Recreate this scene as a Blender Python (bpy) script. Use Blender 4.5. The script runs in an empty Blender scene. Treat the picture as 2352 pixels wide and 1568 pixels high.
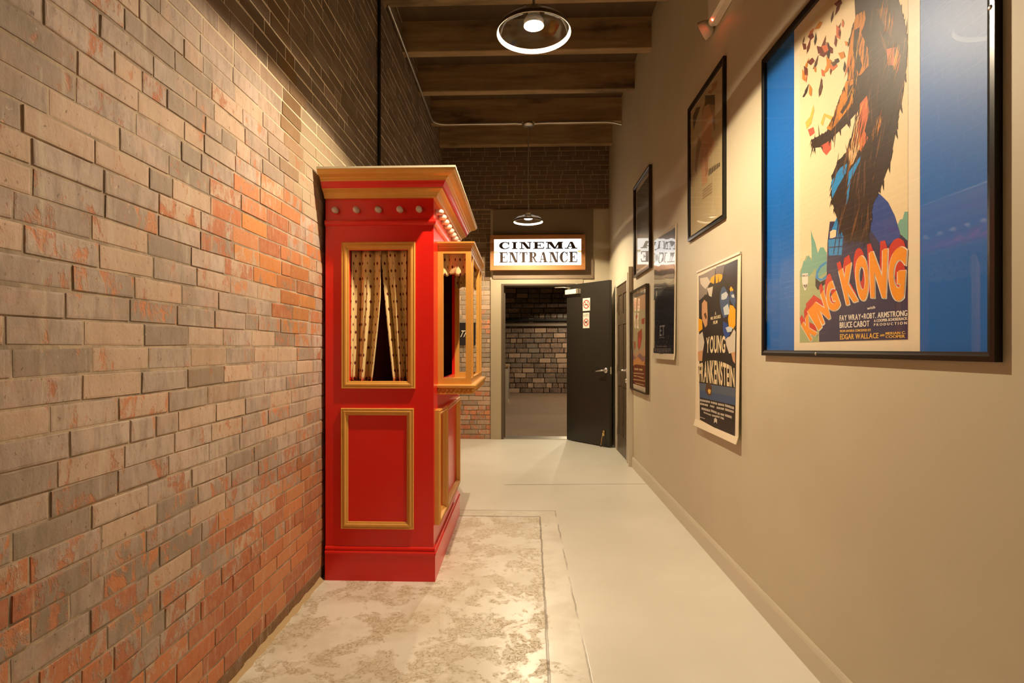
import bpy, math, random
from mathutils import Vector
from mathutils.geometry import tessellate_polygon

D = bpy.data
SC = bpy.context.scene
COL = SC.collection
random.seed(7)
PI = math.pi

# ------------------------------------------------------------------ camera, world, exposure
EYE = 1.24
cd = D.cameras.new('camera')
cd.sensor_fit = 'HORIZONTAL'
cd.sensor_width = 36.0
cd.lens = 36.0 * 1260 / 2352
cd.shift_x = 26 / 2352
cd.shift_y = 16 / 2352
cd.clip_start = 0.05
cam = D.objects.new('camera', cd)
COL.objects.link(cam)
cam.location = (0, 0, EYE)
cam.rotation_euler = (PI / 2, 0, math.atan(45 / 1260))
SC.camera = cam
w = D.worlds.new('world')
SC.world = w
w.use_nodes = True
w.node_tree.nodes['Background'].inputs[0].default_value = (0.02, 0.018, 0.015, 1)
w.node_tree.nodes['Background'].inputs[1].default_value = 0.3
SC.view_settings.view_transform = 'Standard'
SC.view_settings.look = 'None'
SC.view_settings.exposure = 0.0
SC.view_settings.gamma = 1.0
SC.view_settings.use_curve_mapping = False
LAMP_COL = (1.0, 0.81, 0.555)      # warm white bulbs
LAMP_S = 26000.0
SIGN_S = 1.9

# ------------------------------------------------------------------ helpers
def lin(r, g, b):
    f = lambda c: (c / 255 / 12.92) if c / 255 <= 0.04045 else ((c / 255 + 0.055) / 1.055) ** 2.4
    return (f(r), f(g), f(b), 1)


class MB:
    """collects faces for ONE mesh"""
    def __init__(s):
        s.v = []; s.f = []; s.m = []; s.smooth = []

    def add(s, vs, fs, mi=0, sm=False):
        b = len(s.v)
        s.v.extend([tuple(p) for p in vs])
        for f in fs:
            s.f.append(tuple(i + b for i in f)); s.m.append(mi); s.smooth.append(sm)

    def box(s, x0, y0, z0, x1, y1, z1, mi=0):
        if x0 > x1: x0, x1 = x1, x0
        if y0 > y1: y0, y1 = y1, y0
        if z0 > z1: z0, z1 = z1, z0
        s.add([(x0, y0, z0), (x1, y0, z0), (x1, y1, z0), (x0, y1, z0), (x0, y0, z1), (x1, y0, z1), (x1, y1, z1), (x0, y1, z1)],
              [(3, 2, 1, 0), (4, 5, 6, 7), (0, 1, 5, 4), (1, 2, 6, 5), (2, 3, 7, 6), (3, 0, 4, 7)], mi)

    def hexa(s, P, mi=0):
        s.add(P, [(3, 2, 1, 0), (4, 5, 6, 7), (0, 1, 5, 4), (1, 2, 6, 5), (2, 3, 7, 6), (3, 0, 4, 7)], mi)

    def loft(s, rings, closed_ring=True, cap=True, mi=0, sm=True):
        n = len(rings[0]); vs = [p for r in rings for p in r]; fs = []
        for i in range(len(rings) - 1):
            for j in range(n if closed_ring else n - 1):
                a = i * n + j; b = i * n + (j + 1) % n
                fs.append((a, b, b + n, a + n))
        s.add(vs, fs, mi, sm)
        if cap and closed_ring:
            s.add(rings[0], [tuple(range(n))[::-1]], mi); s.add(rings[-1], [tuple(range(n))], mi)

    def lathe(s, prof, c=(0, 0, 0), n=32, axis='z', mi=0, sm=True):
        rings = []
        for r, h in prof:
            ring = []
            for k in range(n):
                a = 2 * PI * k / n; x, y = r * math.cos(a), r * math.sin(a)
                if axis == 'z': p = (c[0] + x, c[1] + y, c[2] + h)
                elif axis == 'x': p = (c[0] + h, c[1] + x, c[2] + y)
                else: p = (c[0] + y, c[1] + h, c[2] + x)
                ring.append(p)
            rings.append(ring)
        s.loft(rings, True, False, mi, sm)

    def tube(s, pts, r, n=10, mi=0):
        rings = []
        P = [Vector(p) for p in pts]
        for i, p in enumerate(P):
            t = (P[min(i + 1, len(P) - 1)] - P[max(i - 1, 0)]).normalized()
            up = Vector((0, 0, 1)) if abs(t.z) < 0.95 else Vector((1, 0, 0))
            a = t.cross(up).normalized(); b = t.cross(a).normalized()
            rr = r[i] if isinstance(r, (list, tuple)) else r
            rings.append([tuple(p + a * rr * math.cos(2 * PI * k / n) + b * rr * math.sin(2 * PI * k / n)) for k in range(n)])
        s.loft(rings, True, True, mi, True)

    def ball(s, c, r, n=16, m=10, mi=0, squash=(1, 1, 1)):
        rings = []
        for i in range(m + 1):
            t = PI * i / m
            rr = max(math.sin(t), 1e-3)
            rings.append([(c[0] + r * squash[0] * rr * math.cos(2 * PI * k / n), c[1] + r * squash[1] * rr * math.sin(2 * PI * k / n),
                           c[2] + r * squash[2] * math.cos(t)) for k in range(n)])
        s.loft(rings, True, False, mi, True)

    def build(s, name, mats, parent=None, attrs=None):
        me = D.meshes.new(name)
        me.from_pydata(s.v, [], s.f)
        if not isinstance(mats, (list, tuple)): mats = [mats]
        for m in mats: me.materials.append(m)
        me.polygons.foreach_set('material_index', s.m)
        me.polygons.foreach_set('use_smooth', s.smooth)
        if attrs:
            for an, vals in attrs.items():
                a = me.attributes.new(an, 'FLOAT_COLOR', 'POINT')
                a.data.foreach_set('color', [c for q in vals for c in q])
        me.update()
        o = D.objects.new(name, me)
        COL.objects.link(o)
        if parent: 
            o.parent = parent
            o.matrix_parent_inverse = parent.matrix_basis.inverted()
        return o


def thing(name, label, cat, loc=(0, 0, 0), group=None):
    o = D.objects.new(name, None); COL.objects.link(o)
    o.location = loc
    o.empty_display_size = 0.1
    return tag(o, label, cat, group)


def tag(o, label, cat, group=None):
    o['label'] = label; o['category'] = cat
    if group: o['group'] = group
    return o


def struct(o):
    o['kind'] = 'structure'
    return o


# ------------------------------------------------------------------ materials
def base(name, col, rough=0.5, metal=0.0, **kw):
    m = D.materials.new(name); m.use_nodes = True
    b = m.node_tree.nodes['Principled BSDF']
    b.inputs['Base Color'].default_value = col if len(col) == 4 else (*col, 1)
    b.inputs['Roughness'].default_value = rough
    b.inputs['Metallic'].default_value = metal
    for k, v in kw.items():
        b.inputs[k.replace('_', ' ')].default_value = v
    return m


class NT:
    def __init__(s, m):
        s.t = m.node_tree; s.b = s.t.nodes['Principled BSDF']
        s.geo = s.t.nodes.new('ShaderNodeNewGeometry')
        s.sep = s.t.nodes.new('ShaderNodeSeparateXYZ')
        s.t.links.new(s.geo.outputs['Position'], s.sep.inputs[0])
        s.P = s.geo.outputs['Position']
        s.X, s.Y, s.Z = s.sep.outputs

    def put(s, i, v):
        if isinstance(v, (int, float)): i.default_value = v
        elif isinstance(v, tuple): i.default_value = v
        else: s.t.links.new(v, i)

    def math(s, op, a, b=0.0, c=None, clamp=False):
        n = s.t.nodes.new('ShaderNodeMath'); n.operation = op; n.use_clamp = clamp
        s.put(n.inputs[0], a); s.put(n.inputs[1], b)
        if c is not None: s.put(n.inputs[2], c)
        return n.outputs[0]

    def noise(s, scale, detail=3, rough=0.55, vec=None, stretch=None, dist=0.0):
        n = s.t.nodes.new('ShaderNodeTexNoise')
        n.inputs['Scale'].default_value = scale; n.inputs['Detail'].default_value = detail
        n.inputs['Roughness'].default_value = rough; n.inputs['Distortion'].default_value = dist
        v = vec or s.P
        if stretch:
            mp = s.t.nodes.new('ShaderNodeMapping'); mp.inputs['Scale'].default_value = stretch
            s.t.links.new(v, mp.inputs[0]); v = mp.outputs[0]
        s.t.links.new(v, n.inputs['Vector'])
        return n.outputs[0]

    def voro(s, scale, stretch=None):
        n = s.t.nodes.new('ShaderNodeTexVoronoi'); n.inputs['Scale'].default_value = scale
        v = s.P
        if stretch:
            mp = s.t.nodes.new('ShaderNodeMapping'); mp.inputs['Scale'].default_value = stretch
            s.t.links.new(v, mp.inputs[0]); v = mp.outputs[0]
        s.t.links.new(v, n.inputs['Vector'])
        return n.outputs[0]

    def mix(s, f, a, b, mode='MIX'):
        n = s.t.nodes.new('ShaderNodeMix'); n.data_type = 'RGBA'; n.blend_type = mode
        s.put(n.inputs['Factor'], f); s.put(n.inputs['A'], a); s.put(n.inputs['B'], b)
        return n.outputs['Result']

    def step(s, v, lo, hi):
        n = s.t.nodes.new('ShaderNodeMapRange'); n.interpolation_type = 'SMOOTHSTEP'
        s.put(n.inputs[0], v); n.inputs[1].default_value = lo; n.inputs[2].default_value = hi
        return n.outputs[0]

    def ramp(s, v, stops):
        n = s.t.nodes.new('ShaderNodeValToRGB'); s.put(n.inputs[0], v)
        e = n.color_ramp.elements
        e[0].position, e[0].color = stops[0]; e[1].position, e[1].color = stops[1]
        for p, c in stops[2:]:
            q = e.new(p); q.color = c
        return n.outputs[0]

    def attr(s, name):
        n = s.t.nodes.new('ShaderNodeAttribute'); n.attribute_name = name
        return n.outputs['Color']

    def color(s, v): s.put(s.b.inputs['Base Color'], v)
    def rough(s, v): s.put(s.b.inputs['Roughness'], v)

    def bump(s, h, strength=0.3, dist=0.01):
        n = s.t.nodes.new('ShaderNodeBump'); n.inputs['Strength'].default_value = strength
        n.inputs['Distance'].default_value = dist
        s.put(n.inputs['Height'], h); s.t.links.new(n.outputs[0], s.b.inputs['Normal'])


def emit(name, col, strength):
    m = D.materials.new(name); m.use_nodes = True
    b = m.node_tree.nodes['Principled BSDF']
    b.inputs['Base Color'].default_value = (0.8, 0.8, 0.8, 1)
    b.inputs['Emission Color'].default_value = (*col[:3], 1)
    b.inputs['Emission Strength'].default_value = strength
    return m


# drywall
M_wall = base('beige_wall_paint', lin(196, 184, 163), 0.55)
n = NT(M_wall); k = n.noise(180, 2); n.bump(k, 0.08, 0.002)
n.color(n.mix(n.step(n.noise(1.3, 3), 0.35, 0.7), lin(194, 182, 155), lin(200, 190, 163)))
M_trim = base('cream_trim_paint', lin(205, 195, 172), 0.4)
M_frost = base('frosted_glass_lip', lin(240, 236, 226), 0.35)
M_cup = base('lamp_cup_metal', (0.55, 0.53, 0.5), 0.5, 0.2)
M_casing = base('cream_casing_paint', lin(166, 152, 124), 0.5)
M_brown = base('brown_board_paint', lin(128, 110, 88), 0.6)
n = NT(M_brown); n.color(n.mix(n.noise(2.5, 4), lin(118, 100, 80), lin(136, 117, 94)))

# joist wood
M_joist = base('old_joist_wood', lin(120, 95, 62), 0.75)
n = NT(M_joist)
g = n.noise(9, 6, 0.65, stretch=(0.18, 1, 1.6)); st = n.noise(2.0, 4, 0.6, stretch=(0.5, 1, 1.3))
c1 = n.ramp(g, [(0.25, lin(120, 96, 64)), (0.7, lin(184, 152, 108))])
n.color(n.mix(n.step(st, 0.52, 0.72), c1, lin(84, 65, 42))); n.bump(g, 0.3, 0.006)
M_deck = base('ceiling_deck_wood', lin(95, 74, 48), 0.8)
n = NT(M_deck); n.color(n.mix(n.noise(8, 5, stretch=(1, 0.12, 1)), lin(70, 54, 35), lin(110, 88, 58)))

# booth
M_red = base('booth_red_gloss', lin(226, 32, 22), 0.3)
M_red.node_tree.nodes['Principled BSDF'].inputs['Coat Weight'].default_value = 0.1
n = NT(M_red); n.bump(n.noise(60, 2), 0.03, 0.002)
M_dark = base('booth_inside_maroon', lin(86, 14, 12), 0.7)
M_gold = base('gold_paint', lin(220, 160, 76), 0.33, 0.12)
n = NT(M_gold); n.color(n.mix(n.noise(22, 3, stretch=(1, 1, 0.3)), lin(214, 152, 66), lin(226, 170, 86)))
M_board = base('dusty_top_board', lin(200, 190, 165), 0.7)
M_chip = base('bare_primer', lin(225, 215, 195), 0.7)


def cloth_mat():
    m = base('diamond_curtain_cloth', lin(214, 186, 128), 0.85)
    n = NT(m)
    uv = n.t.nodes.new('ShaderNodeUVMap'); uv.uv_map = 'UVMap'
    sp = n.t.nodes.new('ShaderNodeSeparateXYZ'); n.t.links.new(uv.outputs[0], sp.inputs[0])
    u, v = sp.outputs[0], sp.outputs[1]
    def lattice(ox):
        a = n.math('ABSOLUTE', n.math('SUBTRACT', n.math('FRACT', n.math('ADD', n.math('DIVIDE', u, 0.044), ox)), 0.5))
        b = n.math('ABSOLUTE', n.math('SUBTRACT', n.math('FRACT', n.math('ADD', n.math('DIVIDE', v, 0.083), ox)), 0.5))
        return n.math('ADD', n.math('DIVIDE', a, 0.155), n.math('DIVIDE', b, 0.145))
    d = n.math('MINIMUM', lattice(0.0), lattice(0.5))
    f = n.step(d, 1.0, 0.88)
    wv = n.noise(400, 2)
    n.color(n.mix(f, n.mix(wv, lin(216, 184, 122), lin(232, 204, 148)), lin(96, 20, 14)))
    n.bump(wv, 0.15, 0.001)
    return m


M_cloth = cloth_mat()
M_chrome = base('brushed_steel', (0.62, 0.60, 0.56), 0.25, 1.0)
M_steel = base('galvanised_steel', (0.60, 0.56, 0.48), 0.35, 0.9)
M_black = base('black_paint', lin(22, 20, 18), 0.4)
M_pipe = base('black_iron', lin(20, 16, 12), 0.5)
M_blackframe = base('black_satin_frame', lin(20, 18, 16), 0.28)
M_darkframe = base('dark_bronze_frame', lin(66, 52, 36), 0.3, 0.4)
M_silver = base('silver_edge', (0.7, 0.66, 0.58), 0.3, 0.9)
M_white = base('white_plastic', lin(225, 218, 200), 0.4)
M_door = base('dark_door_paint', lin(35, 32, 26), 0.32)
n = NT(M_door); n.bump(n.noise(45, 2), 0.06, 0.002)
M_sdoor = base('brown_door_paint', lin(84, 70, 52), 0.38)
M_jamb = base('brown_jamb_paint', lin(80, 66, 48), 0.5)
M_brass = base('brass', (0.72, 0.52, 0.2), 0.25, 1.0)
M_signwood = base('orange_sign_wood', lin(170, 112, 58), 0.5)
n = NT(M_signwood); n.color(n.mix(n.noise(14, 5, stretch=(0.15, 1, 1.5)), lin(150, 94, 44), lin(188, 130, 74)))
M_signface = emit('lit_sign_face', (1.0, 0.985, 0.95), SIGN_S)
M_signbar = emit('lit_sign_divider', (0.85, 0.62, 0.16), 0.9)
M_letter = base('brown_letter_vinyl', lin(48, 29, 15), 0.75)
M_bulb = emit('lamp_glow', LAMP_COL, LAMP_S)
M_enamel = base('white_enamel', lin(235, 230, 220), 0.3)
M_shadein = base('dark_shade_lining', lin(70, 62, 52), 0.45)
M_shade = base('shade_metal', lin(96, 80, 60), 0.4, 0.3)
M_led = emit('red_indicator', (1.0, 0.08, 0.03), 260.0)
M_glassy = D.materials.new('clear_glazing'); M_glassy.use_nodes = True
t = M_glassy.node_tree; t.nodes.clear()
o_ = t.nodes.new('ShaderNodeOutputMaterial'); mx = t.nodes.new('ShaderNodeMixShader'); tr = t.nodes.new('ShaderNodeBsdfTransparent')
gl = t.nodes.new('ShaderNodeBsdfGlossy'); gl.inputs['Roughness'].default_value = 0.015
fr = t.nodes.new('ShaderNodeFresnel')          # thin pane: the same reflection seen from either side
gq = t.nodes.new('ShaderNodeNewGeometry'); mr = t.nodes.new('ShaderNodeMapRange')
mr.inputs[3].default_value = 1.5; mr.inputs[4].default_value = 1 / 1.5
t.links.new(gq.outputs['Backfacing'], mr.inputs[0]); t.links.new(mr.outputs[0], fr.inputs[0])
t.links.new(fr.outputs[0], mx.inputs[0]); t.links.new(tr.outputs[0], mx.inputs[1]); t.links.new(gl.outputs[0], mx.inputs[2])
t.links.new(mx.outputs[0], o_.inputs[0])
M_glassy2 = M_glassy.copy(); M_glassy2.name = 'wavy_clear_film'
t = M_glassy2.node_tree
bp = t.nodes.new('ShaderNodeBump'); bp.inputs['Strength'].default_value = 0.35; bp.inputs['Distance'].default_value = 0.02
nz = t.nodes.new('ShaderNodeTexNoise'); nz.inputs['Scale'].default_value = 3.0; nz.inputs['Detail'].default_value = 1.0
ge = t.nodes.new('ShaderNodeNewGeometry'); t.links.new(ge.outputs['Position'], nz.inputs['Vector'])
t.links.new(nz.outputs[0], bp.inputs['Height'])
for nd in t.nodes:
    if nd.type == 'BSDF_GLOSSY': t.links.new(bp.outputs[0], nd.inputs['Normal'])
M_crystal = base('clear_bulb_glass', lin(238, 222, 214), 0.08)
M_crystal.node_tree.nodes['Principled BSDF'].inputs['Transmission Weight'].default_value = 0.3

# concrete floor -----------------------------------------------------------
M_floor = base('sealed_concrete', lin(205, 196, 178), 0.35)
n = NT(M_floor)
big = n.noise(1.1, 4); fine = n.noise(26, 5, 0.6); med = n.noise(5.5, 5, 0.62, dist=0.6)
smooth_c = n.mix(n.step(big, 0.35, 0.68), lin(222, 218, 202), lin(231, 227, 213))
# worn, patchy slab on the booth side of the saw cut, nearer than the cross cut
left = n.math('MULTIPLY', n.step(n.math('ADD', n.X, n.math('MULTIPLY', n.Y, -0.022)), 0.075, 0.055), n.step(n.Y, 4.07, 4.04))
strip = n.math('MULTIPLY', n.step(n.X, 0.29, 0.25), n.step(n.Y, 4.21, 4.18))
wear = n.math('ADD', n.math('MULTIPLY', left, 0.10), n.math('MULTIPLY', strip, 0.04))
worm = n.step(n.math('ABSOLUTE', n.math('SUBTRACT', n.noise(24, 3, 0.6, dist=1.2), 0.5)), 0.055, 0.02)
blot = n.step(n.math('ADD', n.math('ADD', n.math('MULTIPLY', med, 0.72), n.math('MULTIPLY', fine, 0.28)), wear), 0.615, 0.675)
blot = n.math('MULTIPLY', blot, n.math('ADD', 0.45, n.math('MULTIPLY', worm, 0.55)))
blot = n.math('MULTIPLY', blot, n.math('ADD', 0.0, n.math('MAXIMUM', left, n.math('MULTIPLY', strip, 0.8))))
spk = n.step(n.noise(70, 4, 0.7), 0.42, 0.6)
wornc = n.mix(spk, lin(172, 154, 122), lin(202, 188, 156))
old = n.mix(n.step(n.noise(3.2, 5, 0.6), 0.4, 0.62), lin(236, 232, 217), lin(220, 213, 193))
c = n.mix(n.math('MAXIMUM', left, strip), smooth_c, old)
c = n.mix(n.math('MULTIPLY', blot, 0.92), c, wornc)
# saw cuts and cracks (real marks in the slab)
wob = n.math('MULTIPLY', n.math('SUBTRACT', n.noise(7, 3), 0.5), 0.02)
def near(v, c0, w): return n.step(n.math('ABSOLUTE', n.math('SUBTRACT', v, c0)), w, w * 0.45)
cut1 = n.math('MULTIPLY', near(n.math('ADD', n.Y, n.math('MULTIPLY', n.X, -0.06)), 5.0, 0.008), n.step(n.X, -0.16, -0.13))
cut2 = n.math('MULTIPLY', near(n.Y, 4.055, 0.009), n.step(n.X, 0.15, 0.14))
xl = n.math('ADD', n.math('ADD', n.X, n.math('MULTIPLY', n.Y, -0.018)), wob)
cut3 = n.math('MULTIPLY', near(xl, 0.072, 0.007), n.step(n.Y, 4.07, 4.05))
xl2 = n.math('ADD', n.X, n.math('MULTIPLY', wob, 0.9))
cut4 = n.math('MULTIPLY', n.math('MULTIPLY', near(xl2, 0.266, 0.006), n.step(n.Y, 4.22, 4.2)), n.step(n.noise(3.1, 3), 0.4, 0.55))
cut5 = n.math('MULTIPLY', n.math('MULTIPLY', near(n.math('ADD', n.Y, wob), 4.2, 0.007), n.step(n.X, 0.27, 0.265)), 0.7)
cuts = n.math('MAXIMUM', n.math('MAXIMUM', cut1, cut2), n.math('MAXIMUM', n.math('MAXIMUM', n.math('MULTIPLY', cut3, 0.75), n.math('MULTIPLY', cut4, 0.6)), cut5))
c = n.mix(n.math('MULTIPLY', cuts, 0.85), c, lin(82, 68, 48))
n.color(c)
n.rough(n.math('ADD', 0.27, n.math('ADD', n.math('MULTIPLY', blot, 0.25), n.math('MULTIPLY', big, 0.08))))
n.bump(n.math('SUBTRACT', n.math('MULTIPLY', n.math('ADD', fine, blot), 0.25), cuts), 0.25, 0.004)
M_carpet = base('brown_carpet', lin(120, 96, 74), 0.9)
n = NT(M_carpet); n.color(n.mix(n.noise(3, 3), lin(112, 90, 70), lin(130, 106, 84)))


# bricks -------------------------------------------------------------------
def brick_mats(pre, paint, paint2, mortar, mortar_hi, dark=False):
    m = base(pre + '_brick', (0.4, 0.3, 0.2), 0.8)
    n = NT(m)
    tint = n.attr('tint'); we = n.attr('wear')
    tone = [q for q in n.t.nodes if q.type == 'ATTRIBUTE' and q.attribute_name == 'tint'][0].outputs['Alpha']
    ws = n.t.nodes.new('ShaderNodeSeparateXYZ'); n.t.links.new(we, ws.inputs[0])
    wear, stain, pale = ws.outputs
    a = n.noise(13, 6, 0.7, stretch=(1, 1, 0.6), dist=0.5); b = n.noise(44, 5, 0.7, stretch=(1, 1, 0.5)); d = n.noise(3.2, 5, 0.65)
    mask = n.math('ADD', n.math('MULTIPLY', a, 0.65), n.math('MULTIPLY', b, 0.35))
    mask = n.step(n.math('ADD', mask, wear), 0.96, 1.06)
    pc = n.mix(n.step(d, 0.3, 0.7), paint, paint2)
    pc = n.mix(n.math('MULTIPLY', n.step(n.noise(30, 5, 0.7, stretch=(1, 1, 0.3)), 0.42, 0.7), 0.6), pc, lin(136, 117, 100))
    pc = n.mix(n.math('MULTIPLY', n.step(n.noise(1.7, 4, 0.6), 0.46, 0.7), 0.6), pc, lin(130, 118, 104))
    pc = n.mix(n.math('MULTIPLY', n.step(n.noise(7, 5, 0.7), 0.5, 0.7), 0.35), pc, lin(196, 150, 122))
    pc = n.mix(n.step(tone, 0.45, 0.8), n.mix(0.5, pc, lin(126, 112, 96)), pc)
    pc = n.mix(n.math('MULTIPLY', n.step(tone, 0.85, 1.0), 0.5), pc, lin(206, 172, 142))
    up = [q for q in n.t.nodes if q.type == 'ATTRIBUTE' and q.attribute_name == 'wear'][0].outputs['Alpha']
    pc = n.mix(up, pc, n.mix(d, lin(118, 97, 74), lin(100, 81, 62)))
    pc = n.mix(pale, pc, n.mix(d, lin(176, 158, 134), lin(160, 140, 114)))
    bc = n.mix(n.math('MULTIPLY', n.step(b, 0.38, 0.7), 0.5), tint, lin(196, 150, 116))
    c = n.mix(mask, pc, bc)
    if not dark:
        run = n.step(n.noise(20, 4, 0.6, stretch=(1, 1, 0.12)), 0.6, 0.72)
        c = n.mix(n.math('MULTIPLY', run, 0.42), c, lin(205, 192, 168))
        chips = n.step(n.noise(75, 4, 0.65, stretch=(1, 1, .7)), 0.635, 0.69)
        c = n.mix(n.math('MULTIPLY', chips, 0.6), c, lin(80, 60, 44))
        fl = n.step(n.noise(34, 5, 0.75), 0.64, 0.70)
        c = n.mix(n.math('MULTIPLY', fl, 0.45), c, lin(214, 200, 178))
    c = n.mix(n.math('MULTIPLY', stain, n.step(n.noise(9, 4, stretch=(1, 1, 0.4)), 0.22, 0.48)), c, lin(122, 88, 44))
    n.color(c)
    if dark: n.rough(0.42)
    n.bump(n.math('ADD', n.math('MULTIPLY', b, 0.6), n.math('ADD', n.math('MULTIPLY', mask, -0.6), a)), 0.5, 0.006)
    mo = base(pre + '_mortar', mortar, 0.9)
    n = NT(mo)
    hi = n.step(n.math('ADD', n.Z, n.math('MULTIPLY', n.Y, 0.12)), 2.3, 2.75)
    mc = n.mix(n.step(n.noise(6, 5, 0.65), 0.38, 0.6), tuple(q * 0.74 for q in mortar[:3]) + (1,), tuple(min(1, q * 1.25) for q in mortar[:3]) + (1,))
    n.color(n.mix(hi, mc, mortar_hi)); n.bump(n.noise(60, 4), 0.5, 0.006)
    return [m, mo]


M_lbrick = brick_mats('whitewashed', lin(198, 177, 163), lin(170, 150, 137), lin(168, 148, 126), lin(240, 224, 194))
M_fbrick = brick_mats('far_wall', lin(168, 150, 126), lin(146, 126, 102), lin(128, 108, 84), lin(184, 160, 126))
M_dbrick = brick_mats('black_painted', lin(96, 78, 62), lin(76, 62, 49), lin(62, 50, 40), lin(62, 50, 40), True)

# ------------------------------------------------------------------ the setting
HT = 4.20                         # underside of the deck
YW = 7.50                         # face of the end wall
YB = -3.2                         # wall behind the camera
LX = -1.062                       # face of the brick wall


def RW(Y, Z, h=0.0):
    """point on the beige right wall, h metres proud of it"""
    return (1.10 + 0.014 * Y - h, Y - 0.014 * h, Z)


b = MB(); b.box(-1.5, YB - 0.2, -0.12, 1.6, YW + 0.1, 0); struct(b.build('floor', M_floor))
b = MB(); b.box(-3.0, YW + 0.1, -0.12, 4.0, 15.6, 0.0); struct(b.build('floor', M_carpet))
b = MB(); b.box(-1.3, YB - 0.2, HT, 1.5, YW + 0.2, HT + 0.1); struct(b.build('ceiling', M_deck))
b = MB(); b.hexa([RW(YB, 0, -0.15), RW(YB, 0, 0), RW(YW + .2, 0, 0), RW(YW + .2, 0, -0.15),
                  RW(YB, HT, -0.15), RW(YB, HT, 0), RW(YW + .2, HT, 0), RW(YW + .2, HT, -0.15)])
struct(b.build('wall_right', M_wall))
b = MB(); b.box(-1.3, YB - 0.15, 0, 1.4, YB, HT); struct(b.build('wall_back', M_wall))


def brick_wall(name, mats, P, rects, course, blen, joint, relief, fn, seed, header=0.15):
    R = random.Random(seed)
    b = MB(); tint = []; wear = []
    for (u0, u1, v0, v1) in rects:
        b.add([P(u0, v0, 0), P(u1, v0, 0), P(u1, v1, 0), P(u0, v1, 0)], [(0, 1, 2, 3)], 1)
        tint += [(0, 0, 0, 1)] * 4; wear += [(0, 0, 0, 1)] * 4
    U0 = min(r[0] for r in rects); U1 = max(r[1] for r in rects); V1 = max(r[3] for r in rects)
    nc = int(V1 / course) + 1
    for k in range(nc):
        va = k * course; vb = va + course
        u = U0 - blen * (0.5 if k % 2 else 0.0) - R.random() * blen * 0.25
        wob = R.uniform(-0.0015, 0.0015)
        wp = R.uniform(0, 6); wav = lambda x: .0022 * math.sin(2.3 * x + k * .5) + .0012 * math.sin(9 * x + wp)
        heads = R.random() < header
        while u < U1:
            L = blen * (0.5 if (heads and R.random() < .85) or R.random() < 0.07 else 1.0) * R.uniform(0.96, 1.04)
            ua, ub = u, u + L
            u = ub
            for (u0, u1, v0, v1) in rects:
                a, c = max(ua, u0), min(ub, u1); e, f = max(va, v0), min(vb, v1)
                if c - a < 0.03 or f - e < 0.02: continue
                cu, cv = (a + c) / 2, (e + f) / 2
                ti, we = fn(cu, cv, R)
                j = joint / 2
                def ring(ins, h):
                    return [P(x + R.uniform(-1, 1) * .0012, y + wob + wav(x) + R.uniform(-1, 1) * .0012, h * R.uniform(.8, 1.15)) for x, y in
                            ((a + j + ins, e + j + ins), (c - j - ins, e + j + ins), (c - j - ins, f - j - ins), (a + j + ins, f - j - ins))]
                ex = R.uniform(-.0012, .0022)
                b.loft([ring(0, -0.0005), ring(.0012, relief * .8 + ex), ring(.006, relief + ex)], True, False, 0, False)
                nv = len(b.v)
                b.f.append((nv - 4, nv - 3, nv - 2, nv - 1)); b.m.append(0); b.smooth.append(False)
                tint += [(ti[0], ti[1], ti[2], min(1, max(0, R.gauss(.8, .22))))] * 12; wear += [we] * 12
    return struct(b.build(name, mats, None, {'tint': tint, 'wear': wear}))


REDS = [lin(188, 112, 72), lin(200, 124, 80), lin(172, 100, 68), lin(196, 130, 88), lin(176, 110, 80)]
ORANGE = [lin(200, 124, 64), lin(206, 134, 72), lin(192, 112, 62)]


def gauss(u, v, cu, cv, su, sv): return math.exp(-((u - cu) / su) ** 2 - ((v - cv) / sv) ** 2)


def left_fn(y, z, R):
    wr = 0.41 + R.gauss(0, 0.035)
    wr += 0.15 * max(0, min(1, (0.95 - z) / 0.75)) * (1 if y > 1.7 else .8) + 0.10 * max(0, min(1, (0.5 - z) / 0.3)) * (1 if y > 1.4 else .4)
    g1 = gauss(y, z, 2.20, 1.68, .40, .17); g2 = gauss(y, z, 2.62, 1.50, .26, .2); g3 = gauss(y, z, 2.45, 1.88, .3, .1)
    g4 = gauss(y, z, 2.62, .55, .35, .3)
    wr += .23 * g1 + .2 * g2 + .12 * g3 + .12 * g4
    if z > 2.2: wr -= 0.1
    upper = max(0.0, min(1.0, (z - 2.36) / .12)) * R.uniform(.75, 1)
    pale = 1.0 if z < 2.42 and (z > 1.98 - .3 * max(0, y - 2.55) and y > 2.58) else 0.0
    stain = max(.9 * gauss(y, z, 2.5, 2.45, .13, .55), .9 * gauss(y, z, 1.89, 1.08, .06, .15), .5 * g2 + .35 * gauss(y, z, 2.75, .7, .2, .25))
    if z < .07: return (lin(120, 92, 68), (wr, .4, 0, 0))
    tt = R.choice(ORANGE) if R.random() < .75 * g2 + .35 * g1 else R.choice(REDS)
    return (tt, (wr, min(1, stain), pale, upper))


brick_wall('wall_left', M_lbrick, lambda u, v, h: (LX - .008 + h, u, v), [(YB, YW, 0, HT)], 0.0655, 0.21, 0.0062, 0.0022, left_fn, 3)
b = MB(); b.box(LX - .2, YB, 0, LX - .0085, YW + .2, HT); struct(b.build('wall_left_core', M_brown))


def far_fn(x, z, R):
    wr = 0.34 + R.gauss(0, 0.05) + 0.20 * max(0, min(1, (0.72 - z) / 0.35))
    wr += .18 * gauss(x, z, -.45, 1.55, .08, .25)
    up = z > 2.15
    if up: wr -= .2
    return (R.choice(REDS), (wr, .2 if up else 0, 0, 1 if up else 0))


brick_wall('wall_far', M_fbrick, lambda u, v, h: (u, YW + .006 - h, v),
           [(-1.075, -.405, 0, 3.13), (-1.075, 1.215, 3.13, HT)], 0.0655, 0.205, 0.008, 0.005, far_fn, 5)
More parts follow.
